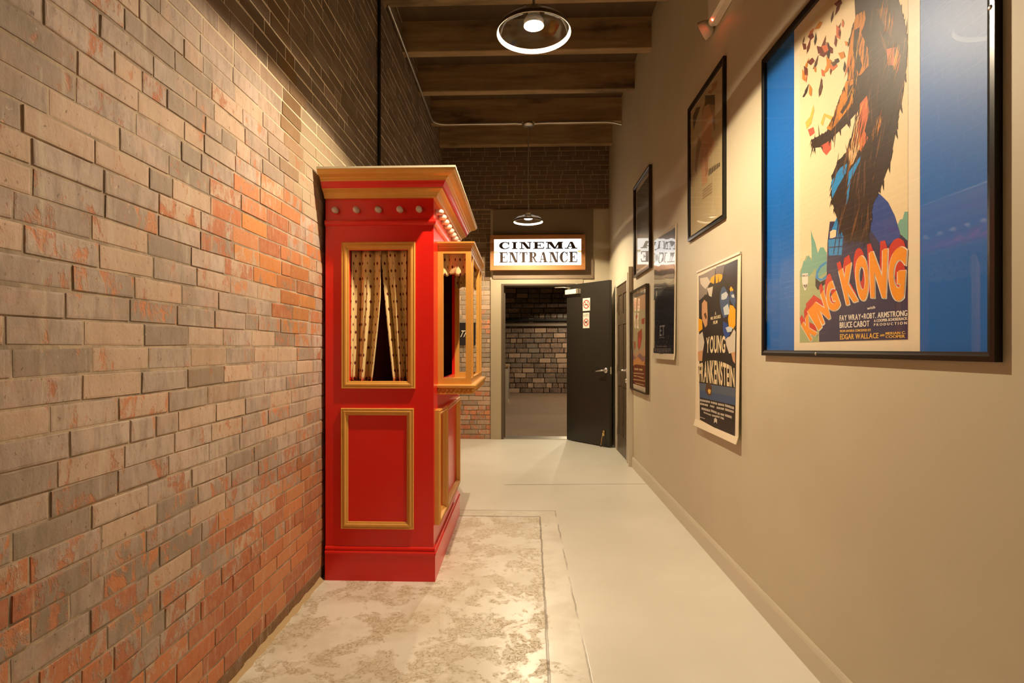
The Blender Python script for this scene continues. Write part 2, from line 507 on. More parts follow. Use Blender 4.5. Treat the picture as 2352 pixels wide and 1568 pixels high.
# solid body of the end wall around the opening
DX0, DX1, DZ = -0.226, 0.716, 2.10
b = MB()
b.box(-1.3, YW + .007, 0, DX0 - .04, YW + .22, HT); b.box(DX1 + .04, YW + .012, 0, 1.5, YW + .22, HT)
b.box(DX0 - .04, YW + .007, DZ + .04, DX1 + .04, YW + .22, HT)
struct(b.build('wall_far_core', M_wall))
# brown painted board that carries the lit sign
b = MB(); b.box(-.372, YW - .03, 2.187, .988, YW + .006, 3.13)
struct(b.build('trim_1', M_brown))
b = MB(); b.box(.988, YW - .008, 2.187, 1.215, YW + .012, 3.13); b.box(.853, YW - .008, 0, 1.215, YW + .012, 2.187)
struct(b.build('wall_far_plaster', M_wall))
# door casing of the cinema door
b = MB()
b.box(-.405, YW - .018, 0, DX0 - .035, YW + .02, 2.187); b.box(DX1 + .035, YW - .018, 0, .853, YW + .02, 2.187)
b.box(DX0 - .035, YW - .018, DZ + .02, DX1 + .035, YW + .02, 2.187)
struct(b.build('trim_2', M_casing))
b = MB()
b.box(DX0 - .035, YW - .012, 0, DX0, YW + .225, DZ); b.box(DX1, YW - .012, 0, DX1 + .035, YW + .225, DZ)
b.box(DX0 - .035, YW - .012, DZ, DX1 + .035, YW + .225, DZ + .02)
b.box(DX0, YW + .11, 0, DX0 + .018, YW + .16, DZ)
struct(b.build('trim_3', M_jamb))
b = MB(); b.box(DX0, YW - .01, 0.0005, DX1, YW + .22, 0.008); struct(b.build('trim_4', M_steel))

# the dark cinema lobby past the door
def dark_fn(x, z, R):
    q = R.uniform(.8, 1.5)
    c = lin(84, 72, 60)
    return ((c[0] * q, c[1] * q, c[2] * q, 1), (R.uniform(.3, .62), 0, 0, 0))
brick_wall('wall_lobby', M_dbrick, lambda u, v, h: (u, 15.3 - h, v), [(-2.4, 3.0, 0, 3.6)], 0.139, 0.33, 0.016, 0.012, dark_fn, 9)
b = MB(); b.box(-2.6, YW + .22, 0, -2.4, 15.5, 3.6); struct(b.build('wall_lobby_left', M_jamb))
b = MB(); b.box(3.0, YW + .22, 0, 3.2, 15.5, 3.6); struct(b.build('wall_lobby_right', M_jamb))
b = MB(); b.box(-2.6, YW + .22, 3.6, 3.2, 15.6, 3.7); struct(b.build('ceiling_lobby', M_jamb))
b = MB(); b.box(-2.4, 15.3, 0, 3.0, 15.5, 3.6); struct(b.build('wall_lobby_core', M_jamb))
b = MB(); b.tube([(-2.4, 15.24, 2.02), (3.0, 15.24, 2.02)], .035, 10)
tag(b.build('wall_pipe', M_pipe), 'black pipe running across the dark brick wall past the open door', 'pipe')
b = MB(); b.box(-2.4, 15.21, 1.86, 3.0, 15.30, 1.93)  # pale strip modelled in place of the highlight below the pipe
tag(b.build('highlight_strip', base('grey_highlight', lin(120, 104, 86), .5)), 'grey strip standing for the highlight under the black pipe on the dark brick wall', 'highlight')
t = thing('counter_cabinet', 'pale counter cabinet seen at the left edge of the open doorway', 'cabinet', (-.8, 12.8, 0))
b = MB(); b.box(-1.4, 12.2, 0, -.27, 13.4, .82); b.build('carcass', base('pale_laminate', lin(186, 172, 150), .5), t)
b = MB(); b.box(-1.42, 12.17, .82, -.245, 13.43, .86); b.build('worktop', base('tan_worktop', lin(160, 128, 92), .4), t)
b = MB(); b.box(-.272, 12.5, .08, -.262, 12.75, .78); b.build('dark_panel', M_black, t)

# baseboard on the right wall
b = MB()
for ya, yb in ((YB, 5.80),):
    pr = [(0, 0), (.016, 0), (.016, .088), (.011, .100), (.006, .107), (0, .107)]
    b.loft([[RW(ya, z, h) for h, z in pr], [RW(yb, z, h) for h, z in pr]], True, True, 0, False)
struct(b.build('baseboard_right', M_trim))
# crumbly mortar fillet along the foot of the brick wall
b = MB(); R = random.Random(4); rr = []
y = YB
while y < 2.9:
    q = R.uniform(.006, .017); rr.append([(LX - .01, y, 0), (LX + q, y, 0), (LX + q * .6, y, q * .5), (LX, y, q * .8 + .006), (LX - .01, y, q + .006)])
    y += R.uniform(.02, .05)
b.loft(rr, True, True, 0, False)
struct(b.build('trim_5', base('mortar_fillet', lin(196, 170, 128), .9)))

# ceiling joists
JO = [('nearest the camera, cut by the top of the photo', 4.19), ('just behind the near round lamp', 4.935),
      ('third from the camera, nothing hung from it', 5.705), ('carrying the steel conduit and the far lamp', 6.51),
      ('furthest back, close to the end wall', 7.22)]
for nm, y in JO:
    b = MB(); xr = 1.10 + .014 * y + .012
    b.box(LX - .02, y, 3.92, xr, y + .092, HT + .02)
    o = b.build('ceiling_joist', M_joist)
    tag(o, 'old brown timber ceiling joist ' + nm, 'joist', 'timber ceiling joists')
    bv = o.modifiers.new('edge', 'BEVEL'); bv.width = .006; bv.segments = 1

# ------------------------------------------------------------------ pendant lamps
def pendant(x, y, z, ztop, label):
    t = thing('pendant_lamp', label, 'lamp', (x, y, z), 'round disc pendant lamps')
    b = MB(); b.lathe([(.001, ztop - .035), (.03, ztop - .034), (.068, ztop - .022), (.073, ztop - .012), (.073, ztop), (.001, ztop)], (x, y, 0), 28)
    b.build('canopy', M_steel, t)
    b = MB(); b.tube([(x, y, z + .115), (x, y, ztop - .03)], .007, 10); b.build('stem', M_steel, t)
    b = MB(); b.lathe([(.001, .125), (.024, .122), (.028, .11), (.028, .082), (.02, .080), (.001, .080)], (x, y, z), 20); b.build('lamp_socket', M_steel, t)
    b = MB()
    b.lathe([(.028, .082), (.06, .078), (.13, .062), (.160, .036), (.1705, .019)], (x, y, z), 56, mi=0)
    b.lathe([(.1705, .019), (.1745, .010), (.1765, .0)], (x, y, z), 56, mi=2)
    b.lathe([(.1765, 0), (.175, -.002), (.1725, .0), (.170, .010), (.166, .018), (.1705, .019)], (x, y, z), 56, mi=1)
    b.build('lamp_shade', [M_glassy, M_frost, M_shade], t)
    b = MB(); b.lathe([(.020, .085), (.036, .079), (.047, .062), (.048, .037), (.046, .037), (.044, .060), (.034, .072), (.001, .073)], (x, y, z), 32); b.build('lamp_cup', M_cup, t)
    b = MB(); b.ball((x, y, z + .054), .014, 16, 10); o = b.build('light_bulb', M_bulb, t)
    o['label'] = 'glowing bulb'
    return t


pendant(.064, 2.60, 2.728, 4.2, 'large-looking near round pendant lamp hanging at the top of the photo')
pendant(.095, 6.56, 2.75, 3.92, 'small-looking far round pendant lamp hanging above the lit cinema sign')
pendant(1.5, 10.4, 2.6, 3.6, 'round pendant lamp in the dark room past the open door')
pendant(1.5, 13.6, 2.6, 3.6, 'unseen round pendant lamp added deepest in the dark room past the open door')  # second lamp here, out of view, added to brighten this room

# conduit, pipe
cx, cy, cz = LX + .03, 6.49, 3.905
arc = [(cx, 4.25, cz + .02), (cx, 6.30, cz)]
for i in range(1, 8):
    a = PI / 2 * i / 7; arc.append((cx + .14 * (1 - math.cos(a)), 6.35 + .14 * math.sin(a), cz - .004 * i / 7))
arc += [(-.12, cy, cz - .004), (-.06, cy + .02, cz + .006), (.018, cy + .03, cz + .004)]
b = MB(); b.tube(arc, .0125, 10)
tag(b.build('steel_conduit', M_steel), 'thin steel conduit bending from the brick wall along the joist to the far lamp', 'conduit')
b = MB(); b.tube([(.172, cy + .03, cz + .004), (.22, cy + .02, cz + .004), (.3, cy, cz - .002), (1.02, cy, cz - .002), (1.1, cy, cz - .012), (1.19, cy, cz - .035)], .0125, 10)
tag(b.build('steel_conduit', M_steel), 'thin steel conduit running from the far lamp to the beige wall', 'conduit')
b = MB(); b.tube([(LX + .012, 4.05, 2.19), (LX + .012, 4.05, HT)], .013, 10)
tag(b.build('drain_pipe', M_pipe), 'thin black pipe running up the brick wall above the red booth', 'pipe')

# ------------------------------------------------------------------ lit sign
def arcpts(cx, cy, rx, ry, a0, a1, n):
    return [(cx + rx * math.cos(math.radians(a0 + (a1 - a0) * i / n)), cy + ry * math.sin(math.radians(a0 + (a1 - a0) * i / n))) for i in range(n + 1)]


def slab(ch, S=.24, T=.10):
    """slab-serif capital in a unit box, list of polygons"""
    q = lambda x0, y0, x1, y1: [(x0, y0), (x1, y0), (x1, y1), (x0, y1)]
    if ch == 'I': return [q(.5 - S * .75, 0, .5 + S * .75, 1), q(.08, 0, .92, T), q(.08, 1 - T, .92, 1)]
    if ch == 'N': return [q(.14, 0, .24, 1), q(.80, 0, .90, 1), [(.14, 1), (.44, 1), (.90, 0), (.62, 0)], q(0, 0, .40, T), q(0, 1 - T, .3, 1), q(.64, 1 - T, 1, 1)]
    if ch == 'E': return [q(.13, 0, .13 + S, 1), q(0, 0, .95, T), q(0, 1 - T, .95, 1), q(.3, .46, .66, .46 + T), q(.60, .32, .68, .70),
                          [(.83, 0), (.95, 0), (1, .32), (.92, .32)], [(.83, 1), (.95, 1), (.97, .70), (.90, .70)]]
    if ch == 'M': return [q(.10, 0, .18, 1), q(.70, 0, .70 + S * .85, 1), [(.08, 1), (.34, 1), (.60, .0), (.46, .0)], [(.46, 0), (.56, 0), (.80, 1), (.70, 1)],
                          q(0, 0, .29, T), q(0, 1 - T, .3, 1), q(.60, 0, 1, T), q(.70, 1 - T, 1, 1)]
    if ch == 'A': return [[(.14, 0), (.23, 0), (.52, 1), (.42, 1)], [(.60, 0), (.90, 0), (.62, 1), (.40, 1)], q(.24, .26, .72, .26 + T), q(0, 0, .36, T), q(.50, 0, 1, T)]
    if ch == 'T': return [q(.5 - S * .55, 0, .5 + S * .55, 1), q(.02, 1 - T, .98, 1), q(.22, 0, .78, T), [(0, .66), (.07, .66), (.17, 1), (.02, 1)], [(1, .66), (.93, .66), (.83, 1), (.98, 1)]]
    if ch == 'R':
        o_ = arcpts(.52, .735, .36, .265, -90, 90, 12); i_ = arcpts(.52, .735, .36 - S * .85, .265 - T, -90, 90, 12)
        return [q(.13, 0, .13 + S, 1), q(0, 0, .5, T), q(0, 1 - T, .54, 1), q(.3, .47, .54, .47 + T), o_ + i_[::-1], [(.44, .5), (.66, .5), (.84, .12), (.98, .12), (.98, 0), (.74, 0)]]
    if ch == 'C':
        o_ = arcpts(.52, .5, .52, .52, 48, 312, 24); i_ = arcpts(.58, .5, .58 - S * 1.1, .52 - T * .9, 46, 314, 24)
        return [o_ + i_[::-1], q(.84, .60, .95, 1.0), [(.74, .93), (.86, .72), (.95, .62), (.93, .85)], [(.78, .16), (.95, .34), (1, .30), (.86, .06)]]
    return []


def poly_add(b, P, pts, h, mi):
    """flat polygon in plane coords, P(u, v, h)"""
    tris = tessellate_polygon([[Vector((x, y, 0)) for x, y in pts]])
    b.add([P(x, y, h) for x, y in pts], [tuple(t) for t in tris], mi)


t = thing('illuminated_sign', 'lit white CINEMA ENTRANCE sign in an orange wood frame above the door', 'sign', (.232, YW - .03, 2.294))
SP = lambda u, v, h: (u, YW - .105 - h, v)
b = MB()
b.box(-.405, YW - .125, 2.710, .870, YW - .03, 2.765); b.box(-.405, YW - .125, 2.294, .870, YW - .03, 2.358)
b.box(-.405, YW - .125, 2.358, -.353, YW - .03, 2.710); b.box(.817, YW - .125, 2.358, .870, YW - .03, 2.710)
b.build('frame', M_signwood, t)
b = MB(); b.box(-.353, YW - .105, 2.358, .817, YW - .03, 2.710); b.build('light_panel', M_signface, t)
b = MB(); b.box(-.353, YW - .1065, 2.523, -.298, YW - .1045, 2.548); b.build('divider', M_signbar, t)
b = MB(); b.box(.77, YW - .1065, 2.531, .817, YW - .1045, 2.556); b.build('divider', M_signbar, t)
b = MB()
def word(s, u0, u1, v0, v1, gap, wide, S, T):
    ws = [wide.get(c, 1.0) for c in s]; tot = sum(ws) + gap * (len(s) - 1); k = (u1 - u0) / tot; u = u0
    for c, wd in zip(s, ws):
        for pl in slab(c, S, T):
            poly_add(b, SP, [(u + x * wd * k, v0 + y * (v1 - v0)) for x, y in pl], .0012 + len(b.v) * 2e-6, 0)
        u += (wd + gap) * k
word('CINEMA', -.286, .768, 2.578, 2.674, .14, {'C': 1.05, 'I': .66, 'N': 1.2, 'E': 1.1, 'M': 1.7, 'A': 1.25}, .28, .14)
word('ENTRANCE', -.286, .768, 2.396, 2.538, .10, {'C': .95, 'N': 1.15, 'T': .95, 'R': 1.05, 'A': 1.1}, .32, .09)
b.build('lettering', M_letter, t)

# ------------------------------------------------------------------ text helpers
_gc = {}
def glyph(ch, off=0.0):
    if (ch, off) in _gc: return _gc[(ch, off)]
    c = D.curves.new('g', 'FONT'); c.body = ch; c.resolution_u = 8 if off else 3; c.offset = off
    o = D.objects.new('g', c); COL.objects.link(o)
    dg = bpy.context.evaluated_depsgraph_get(); dg.update()
    me = o.evaluated_get(dg).to_mesh()
    vs = [(v.co.x, v.co.y) for v in me.vertices]; fs = [tuple(p.vertices) for p in me.polygons]
    o.evaluated_get(dg).to_mesh_clear()
    D.objects.remove(o); D.curves.remove(c)
    _gc[(ch, off)] = (vs, fs)
    return _gc[(ch, off)]


def textmesh(s, off=0.0):
    """verts in a unit box and faces of a whole line"""
    V = []; F = []; x = 0
    for ch in s:
        if ch == ' ': x += .28; continue
        vs, fs = glyph(ch, off)
        if not vs: x += .3; continue
        a = min(p[0] for p in vs); c = max(p[0] for p in vs); n0 = len(V)
        V += [(p[0] - a + x, p[1]) for p in vs]; F += [tuple(i + n0 for i in f) for f in fs]
        x += c - a + .09
    a = min(p[0] for p in V); c = max(p[0] for p in V); e = min(p[1] for p in V); f = max(p[1] for p in V)
    if f - e > .9: pass
    return [((p[0] - a) / (c - a), (p[1] - e) / (f - e)) for p in V], F


def quad_map(q, x, y):
    (ax, ay), (bx, by), (cx_, cy_), (dx, dy) = q      # bl br tr tl
    return (ax * (1 - x) * (1 - y) + bx * x * (1 - y) + cx_ * x * y + dx * (1 - x) * y,
            ay * (1 - x) * (1 - y) + by * x * (1 - y) + cy_ * x * y + dy * (1 - x) * y)

ART = {
 'kong': [
  ('p','pale_green',2,[(0.329,0.056),(0.473,0.057),(0.473,0.1),(0.534,0.237),(0.529,0.302),(0.518,0.357),(0.45,0.368),(0.383,0.398),(0.329,0.342)]),
  ('p','teal',3,[(0.333,0.322),(0.358,0.38),(0.38,0.379),(0.399,0.398),(0.423,0.366),(0.42,0.441),(0.416,0.492),(0.429,0.465),(0.447,0.439),(0.467,0.393),(0.484,0.411),(0.507,0.407),(0.529,0.382),(0.529,0.314),(0.467,0.298),(0.45,0.337),(0.39,0.308)]),
  ('p','navy',3,[(0.476,0.057),(0.959,0.058),(0.959,0.354),(0.928,0.367),(0.918,0.389),(0.907,0.42),(0.55,0.493),(0.534,0.42),(0.529,0.314),(0.529,0.255),(0.476,0.188)]),
  ('p','blue',4,[(0.795,0.481),(0.809,0.528),(0.835,0.512),(0.873,0.477),(0.903,0.429),(0.926,0.373),(0.926,0.361),(0.848,0.34),(0.789,0.41)]),
  ('p','teal',4,[(0.916,0.399),(0.926,0.412),(0.938,0.411),(0.946,0.43),(0.96,0.427),(0.96,0.342),(0.929,0.368)]),
  ('p','sky',5,[(0.592,0.495),(0.633,0.495),(0.641,0.446),(0.633,0.416),(0.625,0.359),(0.544,0.37),(0.54,0.425),(0.558,0.455)]),
  ('p','navy',6,[(0.571,0.371),(0.577,0.37),(0.613,0.49),(0.606,0.492)]),
  ('p','navy',6,[(0.599,0.364),(0.604,0.363),(0.625,0.455),(0.618,0.456)]),
  ('p','navy',6,[(0.544,0.434),(0.631,0.42),(0.631,0.416),(0.544,0.429)]),
  ('p','navy',6,[(0.544,0.402),(0.629,0.39),(0.629,0.386),(0.544,0.398)]),
  ('p','cream',7,[(0.551,0.456),(0.571,0.459),(0.592,0.453),(0.59,0.431),(0.571,0.429),(0.551,0.432)]),
  ('p','sky',4,[(0.45,0.301),(0.456,0.324),(0.484,0.344),(0.529,0.353),(0.529,0.344),(0.49,0.335),(0.467,0.314),(0.473,0.298),(0.496,0.292),(0.529,0.302),(0.529,0.288),(0.484,0.284)]),
  ('p','charcoal',4,[(0.45,0.301),(0.484,0.281),(0.529,0.288),(0.529,0.273),(0.467,0.253),(0.45,0.27)]),
  ('p','dark_brown',8,[(0.699,1.227),(0.909,1.091),(0.929,1.037),(0.949,0.97),(0.959,0.904),(0.954,0.852),(0.934,0.773),(0.914,0.7),(0.883,0.599),(0.844,0.54),(0.799,0.487),(0.775,0.396),(0.787,0.371),(0.645,0.406),(0.602,0.481),(0.558,0.575),(0.565,0.657),(0.602,0.695),(0.666,0.709),(0.699,0.788),(0.731,0.824),(0.645,0.802),(0.558,0.791),(0.495,0.784),(0.428,0.804),(0.419,0.839),(0.527,0.828),(0.573,0.864),(0.617,0.915),(0.659,0.956),(0.672,1.021),(0.672,1.089),(0.706,1.14)]),
  ('p','orange',9,[(0.709,1.146),(0.756,1.133),(0.763,1.095),(0.738,1.071),(0.775,0.997),(0.778,0.943),(0.738,0.933),(0.666,0.949),(0.655,1.006),(0.672,1.069)]),
  ('p','orange',9,[(0.652,0.952),(0.719,0.935),(0.693,0.861),(0.631,0.84),(0.558,0.82),(0.527,0.841),(0.573,0.864),(0.617,0.915)]),
  ('p','dark_brown',10,[(0.699,1.101),(0.731,1.094),(0.719,1.028),(0.744,0.96),(0.725,0.939),(0.706,0.98),(0.693,1.042)]),
  ('p','dark_brown',10,[(0.672,0.926),(0.693,0.924),(0.672,0.87),(0.631,0.848),(0.617,0.862),(0.659,0.884)]),
  ('p','rust',9,[(0.731,0.84),(0.769,0.85),(0.781,0.792),(0.756,0.741),(0.775,0.711),(0.738,0.68),(0.706,0.711),(0.725,0.769)]),
  ('p','tan',9,[(0.706,0.808),(0.728,0.818),(0.719,0.756),(0.731,0.697),(0.693,0.656),(0.672,0.651),(0.666,0.709),(0.693,0.751)]),
  ('p','rust',9,[(0.866,0.947),(0.909,0.931),(0.929,0.896),(0.914,0.838),(0.898,0.881),(0.872,0.895)]),
  ('p','mid_brown',9,[(0.816,1.1),(0.866,1.076),(0.898,1.007),(0.888,0.967),(0.85,1.035)]),
  ('p','mid_brown',9,[(0.787,0.707),(0.833,0.769),(0.844,0.728),(0.816,0.71)]),
  ('p','sky',9,[(0.558,0.634),(0.617,0.666),(0.659,0.668),(0.652,0.638),(0.602,0.604),(0.565,0.573)]),
  ('p','sky',9,[(0.666,0.634),(0.738,0.668),(0.731,0.651),(0.679,0.605),(0.666,0.546),(0.652,0.525)]),
  ('p','gold',10,[(0.374,0.925),(0.41,0.933),(0.436,0.967),(0.441,0.942),(0.419,0.902),(0.384,0.894)]),
  ('p','gold',10,[(0.487,0.875),(0.511,0.903),(0.573,0.864),(0.558,0.858),(0.519,0.887),(0.503,0.859)]),
  ('p','coral',10,[(0.393,0.89),(0.436,0.882),(0.445,0.856),(0.41,0.856)]),
  ('p','coral',10,[(0.491,0.79),(0.558,0.786),(0.558,0.753),(0.527,0.742),(0.503,0.764)]),
  ('g3', 'orange_yellow', 12, [(0.414, 0.06), (0.464, 0.091), (0.405, 0.178), (0.342, 0.125)], 'K'),
  ('g3', 'orange_yellow', 12, [(0.473, 0.1), (0.498, 0.113), (0.438, 0.202), (0.39, 0.179)], 'I'),
  ('g3', 'orange_yellow', 12, [(0.501, 0.12), (0.555, 0.144), (0.507, 0.248), (0.435, 0.2)], 'N'),
  ('g3', 'orange_yellow', 12, [(0.545, 0.159), (0.624, 0.177), (0.561, 0.286), (0.52, 0.247)], 'G'),
  ('g3', 'orange_yellow', 12, [(0.656, 0.181), (0.722, 0.191), (0.693, 0.326), (0.607, 0.306)], 'K'),
  ('g3', 'orange_yellow', 12, [(0.72, 0.19), (0.78, 0.187), (0.772, 0.335), (0.7, 0.339)], 'O'),
  ('g3', 'orange_yellow', 12, [(0.79, 0.194), (0.863, 0.187), (0.872, 0.336), (0.782, 0.341)], 'N'),
  ('g3', 'orange_yellow', 12, [(0.88, 0.182), (0.942, 0.168), (0.959, 0.332), (0.876, 0.329)], 'G'),
  ('t', 'white', 12, [(0.77, 0.157), (0.811, 0.158), (0.811, 0.167), (0.77, 0.166)], 'with'),
  ('t', 'white', 12, [(0.614, 0.129), (0.737, 0.127), (0.737, 0.146), (0.614, 0.148)], 'FAY WRAY'),
  ('p','white',12,[(0.74,0.137),(0.745,0.141),(0.75,0.137),(0.745,0.132)]),
  ('t', 'white', 12, [(0.753, 0.128), (0.958, 0.126), (0.958, 0.143), (0.753, 0.146)], 'ROBT. ARMSTRONG'),
  ('t', 'white', 12, [(0.614, 0.103), (0.782, 0.103), (0.782, 0.122), (0.614, 0.124)], 'BRUCE CABOT'),
  ('t', 'white', 12, [(0.805, 0.115), (0.958, 0.115), (0.958, 0.123), (0.805, 0.124)], 'A COOPER-SCHOEDSACK'),
  ('t', 'white', 12, [(0.805, 0.103), (0.956, 0.102), (0.956, 0.11), (0.805, 0.111)], 'P R O D U C T I O N'),
  ('t', 'gold', 12, [(0.616, 0.089), (0.79, 0.087), (0.79, 0.095), (0.616, 0.097)], 'FROM AN IDEA CONCEIVED BY'),
  ('t', 'gold', 12, [(0.616, 0.063), (0.828, 0.064), (0.828, 0.081), (0.616, 0.082)], 'EDGAR WALLACE'),
  ('t', 'gold', 12, [(0.835, 0.069), (0.857, 0.07), (0.857, 0.076), (0.835, 0.076)], 'AND'),
  ('t', 'gold', 12, [(0.862, 0.074), (0.951, 0.074), (0.951, 0.082), (0.862, 0.082)], 'MERIAN C.'),
  ('t', 'gold', 12, [(0.862, 0.064), (0.948, 0.063), (0.948, 0.072), (0.862, 0.072)], 'COOPER'),
  ('p','white',5,[(0.349,0.331),(0.395,0.327),(0.397,0.292),(0.38,0.262),(0.368,0.262),(0.349,0.297)]),
  ('p','charcoal',6,[(0.36,0.285),(0.371,0.285),(0.373,0.269),(0.367,0.276)]),
  ('p','charcoal',6,[(0.377,0.284),(0.388,0.283),(0.382,0.273),(0.376,0.269)]),
  ('t', 'charcoal', 7, [(0.353, 0.318), (0.392, 0.314), (0.392, 0.321), (0.353, 0.325)], 'RKO'),
 ],
 'frank': [
  ('p','charcoal',1,[(0.032,0.958),(0.685,0.961),(0.682,0.022),(0.098,0.049)]),
  ('p','grey',2,[(0.04,0.956),(0.227,0.962),(0.344,0.967),(0.344,0.92),(0.263,0.907),(0.227,0.875),(0.202,0.825),(0.126,0.816),(0.04,0.798)]),
  ('p','bone',3,[(0.061,0.94),(0.202,0.931),(0.263,0.891),(0.177,0.86),(0.114,0.884),(0.074,0.905)]),
  ('p','grey2',2,[(0.355,0.969),(0.495,0.963),(0.475,0.91),(0.355,0.926)]),
  ('p','bone',3,[(0.202,0.861),(0.31,0.861),(0.287,0.801),(0.239,0.813)]),
  ('p','amber',4,[(0.251,0.896),(0.275,0.917),(0.344,0.926),(0.411,0.921),(0.459,0.911),(0.475,0.895),(0.454,0.875),(0.378,0.873),(0.31,0.877)]),
  ('p','amber',4,[(0.575,0.817),(0.6,0.829),(0.633,0.807),(0.614,0.784)]),
  ('p','amber',4,[(0.585,0.73),(0.633,0.722),(0.668,0.699),(0.668,0.618),(0.642,0.598),(0.575,0.615),(0.561,0.655)]),
  ('p','amber',4,[(0.04,0.688),(0.114,0.675),(0.126,0.616),(0.047,0.598)]),
  ('p','ink',5,[(0.275,0.722),(0.298,0.815),(0.327,0.875),(0.346,0.958),(0.358,0.872),(0.394,0.867),(0.4,0.92),(0.411,0.865),(0.459,0.886),(0.495,0.952),(0.48,0.883),(0.495,0.707)]),
  ('p','ink',5,[(0.411,0.854),(0.432,0.874),(0.485,0.877),(0.546,0.853),(0.58,0.817),(0.575,0.788),(0.432,0.802)]),
  ('p','slate',6,[(0.432,0.802),(0.454,0.834),(0.495,0.841),(0.536,0.814),(0.575,0.774),(0.58,0.716),(0.556,0.674),(0.495,0.663),(0.454,0.702),(0.43,0.757)]),
  ('p','pale_blue',7,[(0.454,0.8),(0.526,0.808),(0.556,0.79),(0.536,0.77),(0.495,0.766),(0.454,0.77)]),
  ('p','pale_blue',7,[(0.485,0.723),(0.556,0.739),(0.58,0.701),(0.575,0.68),(0.505,0.68)]),
  ('p','slate',6,[(0.58,0.795),(0.614,0.806),(0.651,0.781),(0.67,0.747),(0.656,0.71),(0.614,0.738),(0.585,0.758)]),
  ('p','pale_blue',7,[(0.604,0.782),(0.642,0.782),(0.651,0.763),(0.614,0.767)]),
  ('p','ink',5,[(0.1,0.801),(0.165,0.829),(0.251,0.804),(0.263,0.739),(0.227,0.629),(0.202,0.76),(0.139,0.798)]),
  ('p','flesh',6,[(0.107,0.776),(0.152,0.797),(0.208,0.776),(0.221,0.686),(0.215,0.637),(0.177,0.623),(0.126,0.666),(0.107,0.709)]),
  ('p','umber',7,[(0.146,0.707),(0.184,0.716),(0.208,0.686),(0.19,0.671)]),
  ('p','bone',3,[(0.04,0.577),(0.126,0.6),(0.165,0.533),(0.139,0.475),(0.047,0.458)]),
  ('p','bone',3,[(0.526,0.551),(0.595,0.56),(0.651,0.598),(0.672,0.583),(0.67,0.471),(0.614,0.471),(0.556,0.463)]),
  ('p','royal',6,[(0.485,0.648),(0.556,0.63),(0.595,0.571),(0.526,0.543),(0.485,0.596)]),
  ('p','pale_blue',7,[(0.526,0.609),(0.575,0.615),(0.633,0.605),(0.614,0.585),(0.556,0.583)]),
  ('p','flesh',3,[(0.04,0.475),(0.139,0.483),(0.126,0.417),(0.047,0.415)]),
  ('p','flesh',3,[(0.614,0.471),(0.67,0.478),(0.672,0.415),(0.642,0.429)]),
  ('p','ink',4,[(0.126,0.414),(0.165,0.483),(0.202,0.565),(0.275,0.591),(0.475,0.585),(0.546,0.507),(0.623,0.425),(0.651,0.38),(0.114,0.358)]),
  ('p','ink',5,[(0.055,0.378),(0.125,0.415),(0.368,0.445),(0.533,0.438),(0.681,0.402),(0.681,0.288),(0.075,0.278)]),
  ('t', 'cream', 9, [(0.35, 0.689), (0.369, 0.69), (0.367, 0.71), (0.352, 0.709)], 'A'),
  ('t', 'cream', 9, [(0.277, 0.665), (0.445, 0.667), (0.445, 0.686), (0.277, 0.682)], 'MEL BROOKS'),
  ('t', 'cream', 9, [(0.321, 0.637), (0.394, 0.638), (0.394, 0.659), (0.324, 0.656)], 'FILM'),
  ('a', 'cream', 9, [(0.202, 0.467), (0.526, 0.47), (0.526, 0.562), (0.202, 0.561)], 'YOUNG', 0.1),
  ('a', 'cream', 9, [(0.071, 0.284), (0.673, 0.29), (0.663, 0.392), (0.071, 0.398)], 'FRANKENSTEIN', 0.28),
  ('p','steel',4,[(0.077,0.279),(0.681,0.288),(0.681,0.24),(0.514,0.238),(0.316,0.236),(0.084,0.233)]),
  ('p','slate',3,[(0.084,0.233),(0.316,0.236),(0.681,0.24),(0.681,0.198),(0.09,0.187)]),
  ('p','umber',6,[(0.195,0.234),(0.212,0.276),(0.251,0.288),(0.294,0.281),(0.316,0.261),(0.305,0.217),(0.262,0.21)]),
  ('p','gold',7,[(0.242,0.241),(0.262,0.254),(0.3,0.249),(0.289,0.227),(0.262,0.224)]),
  ('p','bone',9,[(0.096,0.164),(0.112,0.164),(0.112,0.177),(0.096,0.177)]),
  ('p','bone',9,[(0.119,0.165),(0.135,0.165),(0.135,0.178),(0.119,0.178)]),
  ('p','bone',9,[(0.141,0.165),(0.158,0.166),(0.158,0.179),(0.141,0.178)]),
  ('p','bone',9,[(0.164,0.166),(0.18,0.167),(0.18,0.179),(0.164,0.179)]),
  ('p','bone',9,[(0.186,0.167),(0.202,0.167),(0.202,0.18),(0.186,0.18)]),
  ('p','bone',9,[(0.208,0.168),(0.223,0.168),(0.223,0.181),(0.208,0.18)]),
  ('p','bone',9,[(0.229,0.168),(0.245,0.169),(0.245,0.181),(0.229,0.181)]),
  ('p','bone',9,[(0.251,0.169),(0.266,0.17),(0.266,0.182),(0.251,0.182)]),
  ('p','bone',9,[(0.272,0.17),(0.287,0.17),(0.287,0.183),(0.272,0.182)]),
  ('p','bone',9,[(0.305,0.171),(0.318,0.171),(0.318,0.183),(0.305,0.183)]),
  ('p','bone',9,[(0.324,0.171),(0.337,0.171),(0.337,0.183),(0.324,0.183)]),
  ('p','bone',9,[(0.342,0.171),(0.355,0.171),(0.355,0.184),(0.342,0.183)]),
  ('p','bone',9,[(0.36,0.172),(0.373,0.172),(0.373,0.184),(0.36,0.184)]),
  ('p','bone',9,[(0.378,0.172),(0.391,0.172),(0.391,0.184),(0.378,0.184)]),
  ('p','bone',9,[(0.396,0.172),(0.408,0.172),(0.408,0.184),(0.396,0.184)]),
  ('p','bone',9,[(0.423,0.173),(0.436,0.173),(0.436,0.185),(0.423,0.184)]),
  ('p','bone',9,[(0.441,0.173),(0.453,0.174),(0.453,0.185),(0.441,0.185)]),
